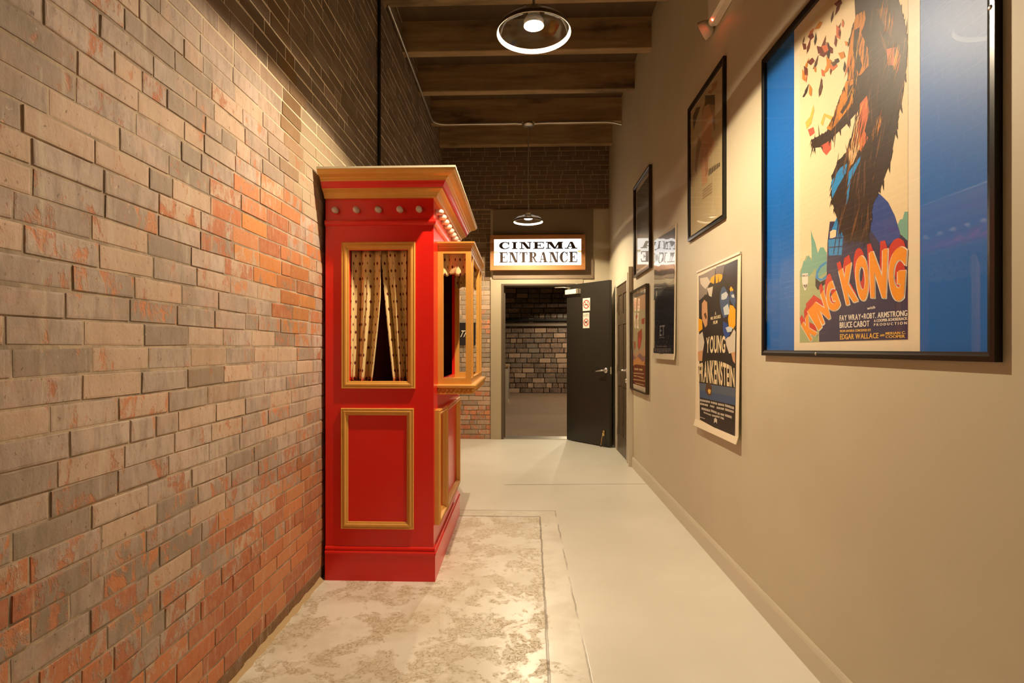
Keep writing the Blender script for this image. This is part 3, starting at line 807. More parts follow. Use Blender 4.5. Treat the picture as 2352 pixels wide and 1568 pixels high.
  ('p','bone',9,[(0.458,0.174),(0.47,0.174),(0.47,0.186),(0.458,0.185)]),
  ('p','bone',9,[(0.475,0.174),(0.487,0.175),(0.487,0.186),(0.475,0.186)]),
  ('p','bone',9,[(0.492,0.175),(0.504,0.175),(0.504,0.187),(0.492,0.186)]),
  ('p','bone',9,[(0.509,0.175),(0.521,0.176),(0.521,0.187),(0.509,0.187)]),
  ('p','bone',9,[(0.536,0.176),(0.549,0.176),(0.549,0.19),(0.536,0.19)]),
  ('p','bone',9,[(0.554,0.176),(0.566,0.176),(0.566,0.189),(0.554,0.19)]),
  ('p','bone',9,[(0.571,0.176),(0.584,0.176),(0.584,0.189),(0.571,0.189)]),
  ('p','bone',9,[(0.588,0.176),(0.601,0.176),(0.601,0.189),(0.588,0.189)]),
  ('p','bone',9,[(0.605,0.176),(0.618,0.175),(0.618,0.188),(0.605,0.189)]),
  ('p','bone',9,[(0.622,0.175),(0.634,0.175),(0.634,0.188),(0.622,0.188)]),
  ('p','bone',9,[(0.639,0.175),(0.651,0.175),(0.651,0.188),(0.639,0.188)]),
  ('p','bone',9,[(0.655,0.175),(0.667,0.175),(0.667,0.188),(0.655,0.188)]),
  ('p','bone',9,[(0.102,0.143),(0.116,0.143),(0.116,0.155),(0.102,0.155)]),
  ('p','bone',9,[(0.122,0.143),(0.136,0.144),(0.136,0.156),(0.122,0.156)]),
  ('p','bone',9,[(0.142,0.144),(0.156,0.144),(0.156,0.156),(0.142,0.156)]),
  ('p','bone',9,[(0.161,0.144),(0.175,0.145),(0.175,0.157),(0.161,0.156)]),
  ('p','bone',9,[(0.181,0.145),(0.195,0.145),(0.195,0.157),(0.181,0.157)]),
  ('p','bone',9,[(0.2,0.145),(0.214,0.146),(0.214,0.158),(0.2,0.157)]),
  ('p','bone',9,[(0.219,0.146),(0.233,0.146),(0.233,0.158),(0.219,0.158)]),
  ('p','bone',9,[(0.238,0.146),(0.251,0.147),(0.251,0.159),(0.238,0.158)]),
  ('p','bone',9,[(0.289,0.149),(0.301,0.149),(0.301,0.16),(0.289,0.16)]),
  ('p','bone',9,[(0.305,0.149),(0.317,0.149),(0.317,0.16),(0.305,0.16)]),
  ('p','bone',9,[(0.321,0.149),(0.332,0.149),(0.332,0.161),(0.321,0.161)]),
  ('p','bone',9,[(0.337,0.149),(0.348,0.149),(0.348,0.161),(0.337,0.161)]),
  ('p','bone',9,[(0.352,0.15),(0.363,0.15),(0.363,0.161),(0.352,0.161)]),
  ('p','bone',9,[(0.403,0.15),(0.416,0.151),(0.416,0.163),(0.403,0.162)]),
  ('p','bone',9,[(0.421,0.151),(0.434,0.151),(0.434,0.163),(0.421,0.163)]),
  ('p','bone',9,[(0.439,0.152),(0.452,0.152),(0.452,0.164),(0.439,0.163)]),
  ('p','bone',9,[(0.457,0.152),(0.469,0.153),(0.469,0.164),(0.457,0.164)]),
  ('p','bone',9,[(0.474,0.153),(0.487,0.154),(0.487,0.165),(0.474,0.165)]),
  ('p','bone',9,[(0.491,0.154),(0.504,0.154),(0.504,0.166),(0.491,0.165)]),
  ('p','bone',9,[(0.508,0.154),(0.521,0.155),(0.521,0.166),(0.508,0.166)]),
  ('p','bone',9,[(0.538,0.155),(0.55,0.155),(0.55,0.167),(0.538,0.167)]),
  ('p','bone',9,[(0.555,0.155),(0.567,0.155),(0.567,0.167),(0.555,0.167)]),
  ('p','bone',9,[(0.571,0.155),(0.583,0.155),(0.583,0.167),(0.571,0.167)]),
  ('p','bone',9,[(0.588,0.155),(0.599,0.155),(0.599,0.167),(0.588,0.167)]),
  ('p','bone',9,[(0.604,0.155),(0.615,0.155),(0.615,0.167),(0.604,0.167)]),
  ('p','bone',9,[(0.62,0.155),(0.631,0.155),(0.631,0.167),(0.62,0.167)]),
  ('p','bone',9,[(0.635,0.155),(0.647,0.155),(0.647,0.167),(0.635,0.167)]),
  ('p','bone',9,[(0.651,0.155),(0.662,0.156),(0.662,0.167),(0.651,0.167)]),
  ('p','bone',9,[(0.131,0.115),(0.147,0.115),(0.147,0.129),(0.131,0.129)]),
  ('p','bone',9,[(0.153,0.115),(0.168,0.115),(0.168,0.13),(0.153,0.13)]),
  ('p','bone',9,[(0.174,0.116),(0.189,0.116),(0.189,0.13),(0.174,0.13)]),
  ('p','bone',9,[(0.194,0.116),(0.209,0.116),(0.209,0.131),(0.194,0.13)]),
  ('p','bone',9,[(0.215,0.117),(0.23,0.117),(0.23,0.131),(0.215,0.131)]),
  ('p','bone',9,[(0.235,0.117),(0.25,0.117),(0.25,0.131),(0.235,0.131)]),
  ('p','bone',9,[(0.255,0.117),(0.269,0.118),(0.269,0.132),(0.255,0.131)]),
  ('p','bone',9,[(0.275,0.118),(0.289,0.118),(0.289,0.132),(0.275,0.132)]),
  ('p','bone',9,[(0.305,0.121),(0.318,0.121),(0.318,0.135),(0.305,0.135)]),
  ('p','bone',9,[(0.323,0.121),(0.335,0.121),(0.335,0.134),(0.323,0.135)]),
  ('p','bone',9,[(0.34,0.121),(0.353,0.12),(0.353,0.134),(0.34,0.134)]),
  ('p','bone',9,[(0.357,0.12),(0.37,0.12),(0.37,0.133),(0.357,0.134)]),
  ('p','bone',9,[(0.375,0.12),(0.387,0.12),(0.387,0.133),(0.375,0.133)]),
  ('p','bone',9,[(0.391,0.12),(0.404,0.119),(0.404,0.133),(0.391,0.133)]),
  ('p','bone',9,[(0.42,0.119),(0.434,0.119),(0.434,0.132),(0.42,0.131)]),
  ('p','bone',9,[(0.439,0.119),(0.452,0.119),(0.452,0.132),(0.439,0.132)]),
  ('p','bone',9,[(0.467,0.12),(0.478,0.121),(0.478,0.133),(0.467,0.133)]),
  ('p','bone',9,[(0.482,0.121),(0.494,0.121),(0.494,0.133),(0.482,0.133)]),
  ('p','bone',9,[(0.498,0.121),(0.509,0.121),(0.509,0.134),(0.498,0.133)]),
  ('p','bone',9,[(0.513,0.121),(0.524,0.122),(0.524,0.134),(0.513,0.134)]),
  ('p','bone',9,[(0.539,0.123),(0.55,0.123),(0.55,0.136),(0.539,0.136)]),
  ('p','bone',9,[(0.554,0.123),(0.564,0.123),(0.564,0.136),(0.554,0.136)]),
  ('p','bone',9,[(0.568,0.123),(0.579,0.123),(0.579,0.136),(0.568,0.136)]),
  ('p','bone',9,[(0.583,0.123),(0.593,0.123),(0.593,0.136),(0.583,0.136)]),
  ('p','bone',9,[(0.597,0.123),(0.607,0.123),(0.607,0.136),(0.597,0.136)]),
  ('p','bone',9,[(0.611,0.123),(0.621,0.123),(0.621,0.136),(0.611,0.136)]),
  ('p','bone',9,[(0.625,0.123),(0.635,0.123),(0.635,0.136),(0.625,0.136)]),
  ('p','bone',9,[(0.172,0.099),(0.185,0.098),(0.185,0.107),(0.172,0.108)]),
  ('p','bone',9,[(0.19,0.098),(0.203,0.098),(0.203,0.107),(0.19,0.107)]),
  ('p','bone',9,[(0.208,0.098),(0.221,0.098),(0.221,0.107),(0.208,0.107)]),
  ('p','bone',9,[(0.225,0.098),(0.238,0.098),(0.238,0.107),(0.225,0.107)]),
  ('p','bone',9,[(0.243,0.098),(0.255,0.097),(0.255,0.106),(0.243,0.106)]),
  ('p','bone',9,[(0.26,0.097),(0.272,0.097),(0.272,0.106),(0.26,0.106)]),
  ('p','bone',9,[(0.277,0.097),(0.289,0.097),(0.289,0.106),(0.277,0.106)]),
  ('p','bone',9,[(0.294,0.097),(0.306,0.097),(0.306,0.105),(0.294,0.106)]),
  ('p','bone',9,[(0.326,0.097),(0.34,0.098),(0.34,0.108),(0.326,0.108)]),
  ('p','bone',9,[(0.346,0.098),(0.359,0.098),(0.359,0.109),(0.346,0.108)]),
  ('p','bone',9,[(0.365,0.099),(0.378,0.099),(0.378,0.11),(0.365,0.109)]),
  ('p','bone',9,[(0.384,0.099),(0.397,0.1),(0.397,0.111),(0.384,0.11)]),
  ('p','bone',9,[(0.402,0.1),(0.416,0.101),(0.416,0.111),(0.402,0.111)]),
  ('p','bone',9,[(0.421,0.101),(0.434,0.102),(0.434,0.112),(0.421,0.112)]),
  ('p','bone',9,[(0.439,0.102),(0.452,0.103),(0.452,0.113),(0.439,0.112)]),
  ('p','bone',9,[(0.467,0.102),(0.477,0.102),(0.477,0.114),(0.467,0.114)]),
  ('p','bone',9,[(0.481,0.102),(0.491,0.102),(0.491,0.113),(0.481,0.114)]),
  ('p','bone',9,[(0.495,0.102),(0.506,0.101),(0.506,0.113),(0.495,0.113)]),
  ('p','bone',9,[(0.51,0.101),(0.52,0.101),(0.52,0.113),(0.51,0.113)]),
  ('p','bone',9,[(0.102,0.061),(0.116,0.062),(0.116,0.067),(0.102,0.067)]),
  ('p','bone',9,[(0.122,0.062),(0.136,0.062),(0.136,0.068),(0.122,0.067)]),
  ('p','bone',9,[(0.142,0.062),(0.156,0.063),(0.156,0.068),(0.142,0.068)]),
  ('p','bone',9,[(0.162,0.063),(0.176,0.063),(0.176,0.068),(0.162,0.068)]),
  ('p','bone',9,[(0.181,0.063),(0.195,0.063),(0.195,0.069),(0.181,0.068)]),
  ('p','bone',9,[(0.36,0.062),(0.363,0.087),(0.388,0.097),(0.413,0.088),(0.413,0.064),(0.393,0.074)]),
 ],
 'low': [
  ('p','drab',2,[(0.08,0.976),(0.723,0.965),(0.723,0.93),(0.08,0.935)]),
  ('p','peach',1,[(0.08,0.935),(0.723,0.93),(0.707,0.056),(0.027,0.054)]),
  ('p','sage',2,[(0.08,0.816),(0.723,0.785),(0.723,0.44),(0.068,0.365)]),
  ('p','rust2',3,[(0.179,0.741),(0.293,0.771),(0.293,0.726),(0.218,0.716)]),
  ('p','rust2',3,[(0.474,0.702),(0.626,0.711),(0.61,0.652),(0.491,0.654)]),
  ('p','rust2',3,[(0.293,0.577),(0.491,0.614),(0.508,0.527),(0.439,0.441),(0.349,0.397),(0.293,0.442)]),
  ('p','coral',4,[(0.323,0.516),(0.421,0.522),(0.421,0.441),(0.349,0.419)]),
  ('p','rust2',3,[(0.1,0.489),(0.179,0.496),(0.179,0.427),(0.12,0.396)]),
  ('p','rust2',3,[(0.643,0.475),(0.714,0.489),(0.707,0.419),(0.643,0.398)]),
  ('p','mauve',3,[(0.06,0.357),(0.218,0.328),(0.385,0.375),(0.576,0.341),(0.714,0.371),(0.714,0.288),(0.052,0.263)]),
  ('p','peach2',4,[(0.06,0.294),(0.293,0.337),(0.543,0.291),(0.714,0.329),(0.714,0.246),(0.052,0.224)]),
  ('p','umber',5,[(0.61,0.264),(0.659,0.363),(0.691,0.364),(0.682,0.266)]),
  ('p','brick',4,[(0.052,0.239),(0.218,0.26),(0.714,0.26),(0.707,0.056),(0.027,0.054)]),
  ('p','tan',6,[(0.12,0.199),(0.33,0.204),(0.33,0.222),(0.12,0.218)]),
  ('p','tan',6,[(0.367,0.204),(0.526,0.206),(0.526,0.224),(0.367,0.222)]),
  ('p','tan',6,[(0.06,0.16),(0.593,0.175),(0.593,0.184),(0.06,0.17)]),
  ('p','tan',6,[(0.08,0.131),(0.256,0.136),(0.256,0.148),(0.08,0.143)]),
  ('p','tan',6,[(0.293,0.136),(0.576,0.135),(0.576,0.145),(0.293,0.147)]),
  ('p','tan',6,[(0.06,0.095),(0.643,0.109),(0.643,0.118),(0.06,0.105)]),
  ('p','tan',6,[(0.179,0.064),(0.593,0.069),(0.593,0.077),(0.179,0.072)]),
 ],
 'dark': [
  ('t', 'pale_grey', 4, [(0.217, 0.186), (0.387, 0.188), (0.387, 0.271), (0.217, 0.273)], 'ET'),
  ('p','steel2',3,[(0.005,0.088),(0.599,0.087),(0.599,0.053),(0.005,0.049)]),
  ('p','smoke',2,[(0.0,1.016),(0.642,0.981),(0.642,0.604),(0.0,0.498)]),
  ('p','grey2',4,[(0.229,0.171),(0.375,0.168),(0.375,0.174),(0.229,0.177)]),
  ('p','grey2',4,[(0.126,0.1),(0.468,0.099),(0.468,0.104),(0.126,0.106)]),
  ('p','grey2',4,[(0.046,0.078),(0.578,0.079),(0.578,0.084),(0.046,0.084)]),
  ('p','grey2',4,[(0.046,0.065),(0.578,0.067),(0.578,0.073),(0.046,0.071)]),
  ('p','grey2',4,[(0.046,0.054),(0.534,0.057),(0.534,0.062),(0.046,0.059)]),
  ('p','grey2',4,[(0.204,0.036),(0.352,0.038),(0.352,0.046),(0.204,0.045)]),
 ],
 'four': [
  ('p','drab2',2,[(0.254,0.715),(0.278,0.782),(0.348,0.811),(0.502,0.763),(0.512,0.565),(0.481,0.563),(0.459,0.659),(0.393,0.761),(0.313,0.781)]),
  ('p','umber2',3,[(0.32,0.778),(0.33,0.842),(0.506,0.764),(0.506,0.704),(0.393,0.761)]),
  ('p','clay',2,[(0.254,0.715),(0.313,0.774),(0.393,0.753),(0.47,0.654),(0.459,0.586),(0.438,0.551),(0.502,0.498),(0.481,0.448),(0.393,0.435),(0.371,0.294),(0.278,0.292),(0.229,0.461),(0.254,0.607)]),
  ('p','clay2',3,[(0.313,0.478),(0.382,0.484),(0.382,0.35),(0.337,0.334)]),
  ('p','drab2',2,[(0.115,0.452),(0.141,0.555),(0.192,0.647),(0.229,0.617),(0.254,0.576),(0.192,0.505),(0.154,0.407)]),
  ('p','umber2',3,[(0.075,0.822),(0.154,0.844),(0.241,0.813),(0.154,0.772),(0.088,0.719)]),
  ('p','clay2',3,[(0.382,0.833),(0.416,0.839),(0.438,0.814),(0.459,0.848),(0.553,0.831),(0.533,0.791),(0.481,0.801),(0.438,0.8)]),
  ('p','umber2',4,[(0.393,0.324),(0.413,0.324),(0.413,0.366),(0.393,0.361)]),
  ('p','umber2',4,[(0.424,0.323),(0.444,0.323),(0.444,0.362),(0.424,0.358)]),
  ('p','umber2',4,[(0.455,0.322),(0.474,0.322),(0.474,0.359),(0.455,0.354)]),
  ('p','umber2',4,[(0.485,0.321),(0.504,0.321),(0.504,0.355),(0.485,0.351)]),
  ('p','umber2',4,[(0.514,0.32),(0.533,0.32),(0.533,0.352),(0.514,0.347)]),
  ('p','umber2',4,[(0.543,0.319),(0.561,0.319),(0.561,0.349),(0.543,0.344)]),
  ('p','umber2',4,[(0.571,0.319),(0.589,0.318),(0.589,0.345),(0.571,0.341)]),
  ('p','drab2',3,[(0.278,0.269),(0.459,0.267),(0.459,0.258),(0.278,0.259)]),
  ('p','drab2',3,[(0.278,0.253),(0.459,0.25),(0.459,0.241),(0.278,0.244)]),
  ('p','drab2',3,[(0.278,0.238),(0.459,0.232),(0.459,0.224),(0.278,0.229)]),
  ('p','drab2',3,[(0.278,0.223),(0.459,0.215),(0.459,0.206),(0.278,0.213)]),
 ],
}

PC = {'pale_green': (168, 178, 130), 'teal': (118, 172, 152), 'navy': (52, 48, 84), 'blue': (48, 76, 150), 'sky': (42, 140, 205),
      'cream': (236, 214, 170), 'charcoal': (42, 38, 40), 'dark_brown': (56, 38, 26), 'mid_brown': (112, 74, 44), 'orange': (204, 128, 40),
      'rust': (206, 108, 66), 'tan': (214, 178, 128), 'maroon': (112, 44, 26), 'gold': (232, 184, 84), 'coral': (216, 92, 72),
      'orange_yellow': (244, 152, 30), 'white': (240, 230, 214), 'red': (206, 52, 36), 'paper': (238, 222, 192), 'print': (236, 214, 172), 'bluemat': (14, 104, 190),
      'grey': (140, 128, 116), 'grey2': (112, 104, 98), 'bone': (212, 200, 180), 'amber': (240, 172, 34), 'ink': (40, 35, 34), 'slate': (66, 88, 122),
      'pale_blue': (196, 204, 206), 'flesh': (208, 156, 112), 'umber': (92, 62, 44), 'royal': (40, 72, 140), 'steel': (86, 98, 116),
      'drab': (110, 96, 78), 'peach': (206, 164, 124), 'sage': (188, 172, 132), 'rust2': (176, 82, 54), 'mauve': (160, 120, 116), 'peach2': (220, 156, 92),
      'brick': (128, 64, 38), 'pale_grey': (150, 146, 146), 'steel2': (66, 66, 74), 'smoke': (96, 98, 100), 'drab2': (150, 124, 92), 'umber2': (94, 78, 60),
      'clay': (190, 146, 106), 'clay2': (168, 118, 84), 'nightblue': (40, 42, 54), 'vellum': (186, 168, 128), 'greygreen': (112, 112, 100), 'greygreen2': (140, 138, 122)}
PM = {}
def pm(nm, gloss=.45):
    key = (nm, gloss)
    if key not in PM:
        PM[key] = base('print_' + nm + ('_gloss' if gloss < .3 else ''), lin(*PC[nm]), gloss)
    return PM[key]


def draw_art(b, P, art, mats, h0=.001, dh=.00009, gloss=.45):
    def mi(nm):
        m = pm(nm, gloss)
        if m not in mats: mats.append(m)
        return mats.index(m)
    for i, it in enumerate(art):
        kind, colr, lay, q = it[:4]
        h = h0 + dh * lay + i * 1e-6
        if kind == 'p': poly_add(b, P, q, h, mi(colr)); continue
        V, F = textmesh(it[4], {'g3': .05, 'a': .028}.get(kind, .012))
        if kind == 'a':      # arched line: the top edge bulges
            bul = it[5] * (q[3][1] - q[0][1])
            for x, y in [(0, 0)]: pass
            pts = []
            for x, y in V:
                u, v = quad_map(q, x, y); e = 1 - (2 * x - 1) ** 2
                pts.append(P(u, v + bul * e * y - bul * (1 - y) * 0.0, h))
            b.add(pts, F, mi(colr)); continue
        mapped = [quad_map(q, x, y) for x, y in V]
        if kind == 't':
            b.add([P(u, v, h) for u, v in mapped], F, mi(colr))
            b.add([P(u + .0012, v, h + .00001) for u, v in mapped], F, mi(colr))
        if kind == 'g3':     # block letter: red top side, white rim, coloured face
            for k in range(16):
                s = k / 15
                b.add([P(u - .012 * (1 - s), v + .028 * (1 - s), h - .00014 + .000003 * k) for u, v in mapped], F, mi('red'))
            for du, dv in ((.006, -.004), (.003, -.004), (-.003, -.002), (.005, .001)):
                b.add([P(u + du, v + dv, h - .00005) for u, v in mapped], F, mi('white'))
            b.add([P(u, v, h) for u, v in mapped], F, mi(colr))


def rect(u0, v0, u1, v1): return [(u0, v0), (u1, v0), (u1, v1), (u0, v1)]


def frame_bars(b, P, W, H, wd, h0, h1, lip=0.0):
    """mitred rectangular frame outside size W x H in plane coords"""
    prof = [(0, h0), (0, h1), (wd * .55, h1), (wd * .8, h1 - lip), (wd, h1 - lip * 1.6), (wd, h0)]
    c = [(0, 0, 1, 1), (W, 0, -1, 1), (W, H, -1, -1), (0, H, 1, -1)]
    rings = [[P(x + sx * o, y + sy * o, h) for o, h in prof] for x, y, sx, sy in c]
    rings.append(rings[0])
    b.loft(rings, True, False, 0, False)


def wallP(yfar, zb, base_h=0.0):
    return lambda u, v, h: RW(yfar - u, zb + v, base_h + h)


PG = 'film posters on the beige wall'
# the big blue-matted poster
P = wallP(2.585, 1.208)
t = thing('movie_poster', 'huge black framed poster with blue side panels and orange KING KONG title', 'poster', RW(1.95, 1.208), PG)
b = MB(); frame_bars(b, P, 1.272, 1.367, .024, 0.0, .019, .002); b.build('frame', M_blackframe, t)
b = MB(); mats = [pm('bluemat'), pm('paper'), pm('print')]
b.add([P(*q, .003) for q in rect(.02, .02, 1.252, 1.347)], [(0, 1, 2, 3)], 0)
poly_add(b, P, rect(.281, .022, 1.008, 1.345), .0035, 1)
poly_add(b, P, rect(.329, .056, .960, 1.30), .0039, 2)
BR = random.Random(11)
def inside(p, q):
    c_ = False
    for i in range(len(q)):
        (x1, y1), (x2, y2) = q[i - 1], q[i]
        if (y1 > p[1]) != (y2 > p[1]) and p[0] < (x2 - x1) * (p[1] - y1) / (y2 - y1) + x1: c_ = not c_
    return c_
def bark(poly, cols, n_, lay, ang, ln=(.02, .07)):
    out = []; us = [p[0] for p in poly]; vs_ = [p[1] for p in poly]
    while len(out) < n_:
        p = (BR.uniform(min(us), max(us)), BR.uniform(min(vs_), max(vs_)))
        if not inside(p, poly): continue
        a = ang + BR.gauss(0, .22); l = BR.uniform(*ln); w_ = l * BR.uniform(.04, .11)
        dx, dy = math.cos(a), math.sin(a)
        q = [(p[0] - dx * l, p[1] - dy * l), (p[0] - dy * w_, p[1] + dx * w_), (p[0] + dx * l, p[1] + dy * l), (p[0] + dy * w_, p[1] - dx * w_)]
        out.append(('p', BR.choice(cols), lay, q))
    return out
KA = ART['kong']
trunk = [it for it in KA if it[1] == 'dark_brown' and it[2] == 8][0][3]
extra = bark(trunk, ['dark_brown', 'mid_brown', 'umber', 'ink'], 150, 8.5, 1.35)
for it in KA:
    if it[0] == 'p' and it[2] in (9, 10) and it[1] in ('orange', 'rust', 'tan', 'mid_brown'):
        extra += bark(it[3], ['dark_brown', 'umber', 'orange', 'gold', 'rust'], 16, 11, 1.2, (.012, .035))
for (x0, y0), (x1, y1) in zip(trunk, trunk[1:]):          # shaggy outline of the bark
    for k in range(int(math.hypot(x1 - x0, y1 - y0) / .018)):
        s = BR.random(); px_, py_ = x0 + (x1 - x0) * s, y0 + (y1 - y0) * s; a = BR.uniform(3.9, 5.2); l = BR.uniform(.012, .03)
        extra.append(('p', 'dark_brown', 8, [(px_ - .005, py_), (px_ + .005, py_ + .004), (px_ + l * math.cos(a), py_ + l * math.sin(a))]))
for k in range(46):                                        # loose autumn leaves beside the trunk
    cu, cv = BR.uniform(.36, .66), BR.uniform(.98, 1.28); a = BR.uniform(0, 3.1); l = BR.uniform(.016, .034)
    dx, dy = math.cos(a), math.sin(a); wl = l * .42
    extra.append(('p', BR.choice(['maroon', 'rust', 'umber', 'orange', 'dark_brown', 'maroon']), 9 + BR.random(),
                  [(cu - dx * l, cv - dy * l), (cu - dx * l * .2 + dy * wl, cv - dy * l * .2 - dx * wl), (cu + dx * l, cv + dy * l), (cu - dx * l * .2 - dy * wl, cv - dy * l * .2 + dx * wl)]))
KA = KA[:]
ki = [i for i, it in enumerate(KA) if it[0] == 'g3'][0]
KA[ki:ki] = extra
clip = [(k_, c_, l_, [(min(max(u, .329), .96), min(v, 1.30)) for u, v in q_]) + tuple(r_) for k_, c_, l_, q_, *r_ in KA]
draw_art(b, P, clip, mats, .0041, .00004)
b.build('poster_sheet', mats, t)
b = MB(); b.add([P(*q, .012) for q in rect(.022, .022, 1.250, 1.345)], [(0, 1, 2, 3)]); b.build('glazing', M_glassy, t)
b = MB(); b.lathe([(.001, .006), (.005, .005), (.006, 0)], (0, 0, 0), 12)
sc = MB()
for (u, v) in ((.48, .012), (1.260, .83)):
    s1 = MB(); cc = P(u, v, .019); s1.ball(cc, .006, 12, 8, squash=(.5, 1, 1)); s1.build('screw', M_steel, t)

# poster with the pale faded figure, upper, black frame
P = wallP(3.765, 1.962)
t = thing('movie_poster', 'black framed faded tan poster hanging high beside the huge blue one', 'poster', RW(3.42, 1.962), PG)
b = MB(); frame_bars(b, P, .682, .90, .026, 0, .019, .002); b.build('frame', M_blackframe, t)
b = MB(); mats = [pm('vellum'), pm('bone')]
b.add([P(*q, .004) for q in rect(.02, .02, .662, .88)], [(0, 1, 2, 3)], 1); poly_add(b, P, rect(.034, .034, .648, .866), .0046, 0)
draw_art(b, P, ART['four'], mats, .005, .0001); b.build('poster_sheet', mats, t)
b = MB(); b.add([P(*q, .014) for q in rect(.022, .022, .66, .878)], [(0, 1, 2, 3)]); b.build('glazing', M_glassy, t)

# poster with the arched title
P = wallP(3.59, .745)
def curl(u, v, h):
    e = max(0, .02 - v) / .02
    return RW(3.59 - u, .745 + v, .006 + h + .014 * (1 - v) + .012 * e * e)
t = thing('movie_poster', 'unframed white bordered YOUNG FRANKENSTEIN poster with yellow moon and curling foot', 'poster', RW(3.23, .745), PG)
b = MB(); mats = [pm('paper', .25)]
n0 = 24; rings = []
for i in range(n0 + 1):
    v = .99 * i / n0
    rings.append([curl(0, v, 0), curl(.725, v, 0), curl(.725, v, -.003), curl(0, v, -.003)])
b.loft(rings, True, True, 0, False)
def subdiv(art):
    return art
draw_art(b, curl, ART['frank'], mats, .0012, .00005, .25); b.build('poster_sheet', mats, t)
b = MB(); b.hexa([P(0, .982, .0), P(.725, .982, .0), P(.725, .994, .0), P(0, .994, .0), P(0, .982, .012), P(.725, .982, .012), P(.725, .994, .012), P(0, .994, .012)])
b.build('hanging_rail', M_white, t)

# glossy dark blue poster
def bow(u, v, h): return RW(4.778 - u, 1.155 + v, .008 + h + .010 * (1 - v) + .008 * (max(0, .04 - v) / .04) ** 2)
t = thing('movie_poster', 'glossy unframed dark navy poster mirroring the lit sign', 'poster', RW(4.44, 1.155), PG)
b = MB(); mats = [pm('paper', .2), pm('nightblue', .2)]
rings = []
for i in range(21):
    v = 1.01 * i / 20
    rings.append([bow(0, v, 0), bow(.685, v, 0), bow(.685, v, -.003), bow(0, v, -.003)])
b.loft(rings, True, True, 0, False)
vs = []; fs = []
for i in range(21):
    v = .045 + .94 * i / 20; vs += [bow(.03, v, .001), bow(.655, v, .001)]
for i in range(20): fs.append((2 * i, 2 * i + 1, 2 * i + 3, 2 * i + 2))
b.add(vs, fs, 1, True)
draw_art(b, bow, ART['dark'], mats, .0012, .0001, .2); b.build('poster_sheet', mats, t)
vs = []; fs = []; b = MB()
for i in range(21):
    v = 1.01 * i / 20; vs += [bow(0, v, .004), bow(.685, v, .004)]
for i in range(20): fs.append((2 * i, 2 * i + 1, 2 * i + 3, 2 * i + 2))
b.add(vs, fs, 0, True); b.build('glossy_film', M_glassy2, t)

# far upper framed poster
P = wallP(5.635, 1.955)
t = thing('movie_poster', 'slim bronze framed grey poster hanging highest and furthest along the wall', 'poster', RW(5.27, 1.955), PG)
b = MB(); frame_bars(b, P, .73, .915, .026, 0, .03, .004); b.build('frame', M_darkframe, t)
b = MB(); mats = [pm('bone'), pm('greygreen'), pm('greygreen2')]
b.add([P(*q, .004) for q in rect(.02, .02, .71, .895)], [(0, 1, 2, 3)], 0); poly_add(b, P, rect(.06, .06, .67, .855), .0046, 1)
poly_add(b, P, [(.12, .1), (.6, .14), (.56, .45), (.3, .5), (.16, .36)], .005, 2); b.build('poster_sheet', mats, t)
b = MB(); b.add([P(*q, .016) for q in rect(.022, .022, .708, .893)], [(0, 1, 2, 3)]); b.build('glazing', M_glassy, t)

# far lower poster
P = wallP(5.79, .82)
t = thing('movie_poster', 'peach and rust poster hanging low beside the brown door', 'poster', RW(5.42, .82), PG)
b = MB(); frame_bars(b, P, .765, 1.01, .012, 0, .034, .002); b.build('frame', M_darkframe, t)
b = MB(); mats = [pm('paper'), pm('peach')]
b.add([P(*q, .004) for q in rect(.01, .01, .755, 1.0)], [(0, 1, 2, 3)], 0)
clip = [(k_, c_, l_, [(min(max(u - .03, .012), .72), v) for u, v in q_]) + tuple(r_) for k_, c_, l_, q_, *r_ in ART['low']]
draw_art(b, P, clip, mats, .0046, .0001); b.build('poster_sheet', mats, t)
b = MB(); b.add([P(*q, .026) for q in rect(.012, .012, .753, .998)], [(0, 1, 2, 3)]); b.build('glazing', M_glassy2, t)

# ------------------------------------------------------------------ doors
# open black door of the cinema
H0 = Vector((.628, 7.455, 0)); H1 = Vector((1.112, 6.875, 0)); LU = (H1 - H0); WL = LU.length; LU.normalize()
LN = Vector((LU.y, -LU.x, 0))          # towards the camera side
if LN.y > 0: LN = -LN
def DP(u, z, h): p = H0 + LU * u + LN * h; return (p.x, p.y, z)
t = thing('door_leaf', 'black door standing open against the corner beside the brown door', 'door', tuple(H0))
t.name = 'door_1'; 
b = MB(); b.hexa([DP(0, .012, -.044), DP(WL, .012, -.044), DP(WL, .012, 0), DP(0, .012, 0), DP(0, 2.095, -.044), DP(WL, 2.095, -.044), DP(WL, 2.095, 0), DP(0, 2.095, 0)])
o = b.build('door_slab', M_door, t); bv = o.modifiers.new('edge', 'BEVEL'); bv.width = .003; bv.segments = 1
def dbox(b, u0, z0, u1, z1, h0, h1, mi=0):
    b.hexa([DP(u0, z0, h0), DP(u1, z0, h0), DP(u1, z0, h1), DP(u0, z0, h1), DP(u0, z1, h0), DP(u1, z1, h0), DP(u1, z1, h1), DP(u0, z1, h1)], mi)
b = MB(); dbox(b, .02, 1.965, .26, 2.025, 0, .05); o = b.build('door_closer', M_white, t)
a = MB(); a.tube([DP(.06, 2.035, .03), DP(.10, 2.05, .03), (.58, 7.40, 2.06), (.47, 7.47, 2.065)], .007, 8); a.build('closer_arm', M_steel, o)
a = MB(); dbox(a, .225, 1.963, .262, 2.027, .049, .054); a.build('end_cap', M_steel, o)
b = MB(); c = DP(WL - .065, .965, 0); b.lathe([(.001, .016), (.022, .015), (.033, .008), (.036, 0)], (0, 0, 0), 24)
b.v = [tuple(Vector(c) + LU * y + Vector((0, 0, 1)) * x + LN * z) for x, y, z in b.v]
o = b.build('door_handle', M_chrome, t); o['label'] = 'steel lever handle'
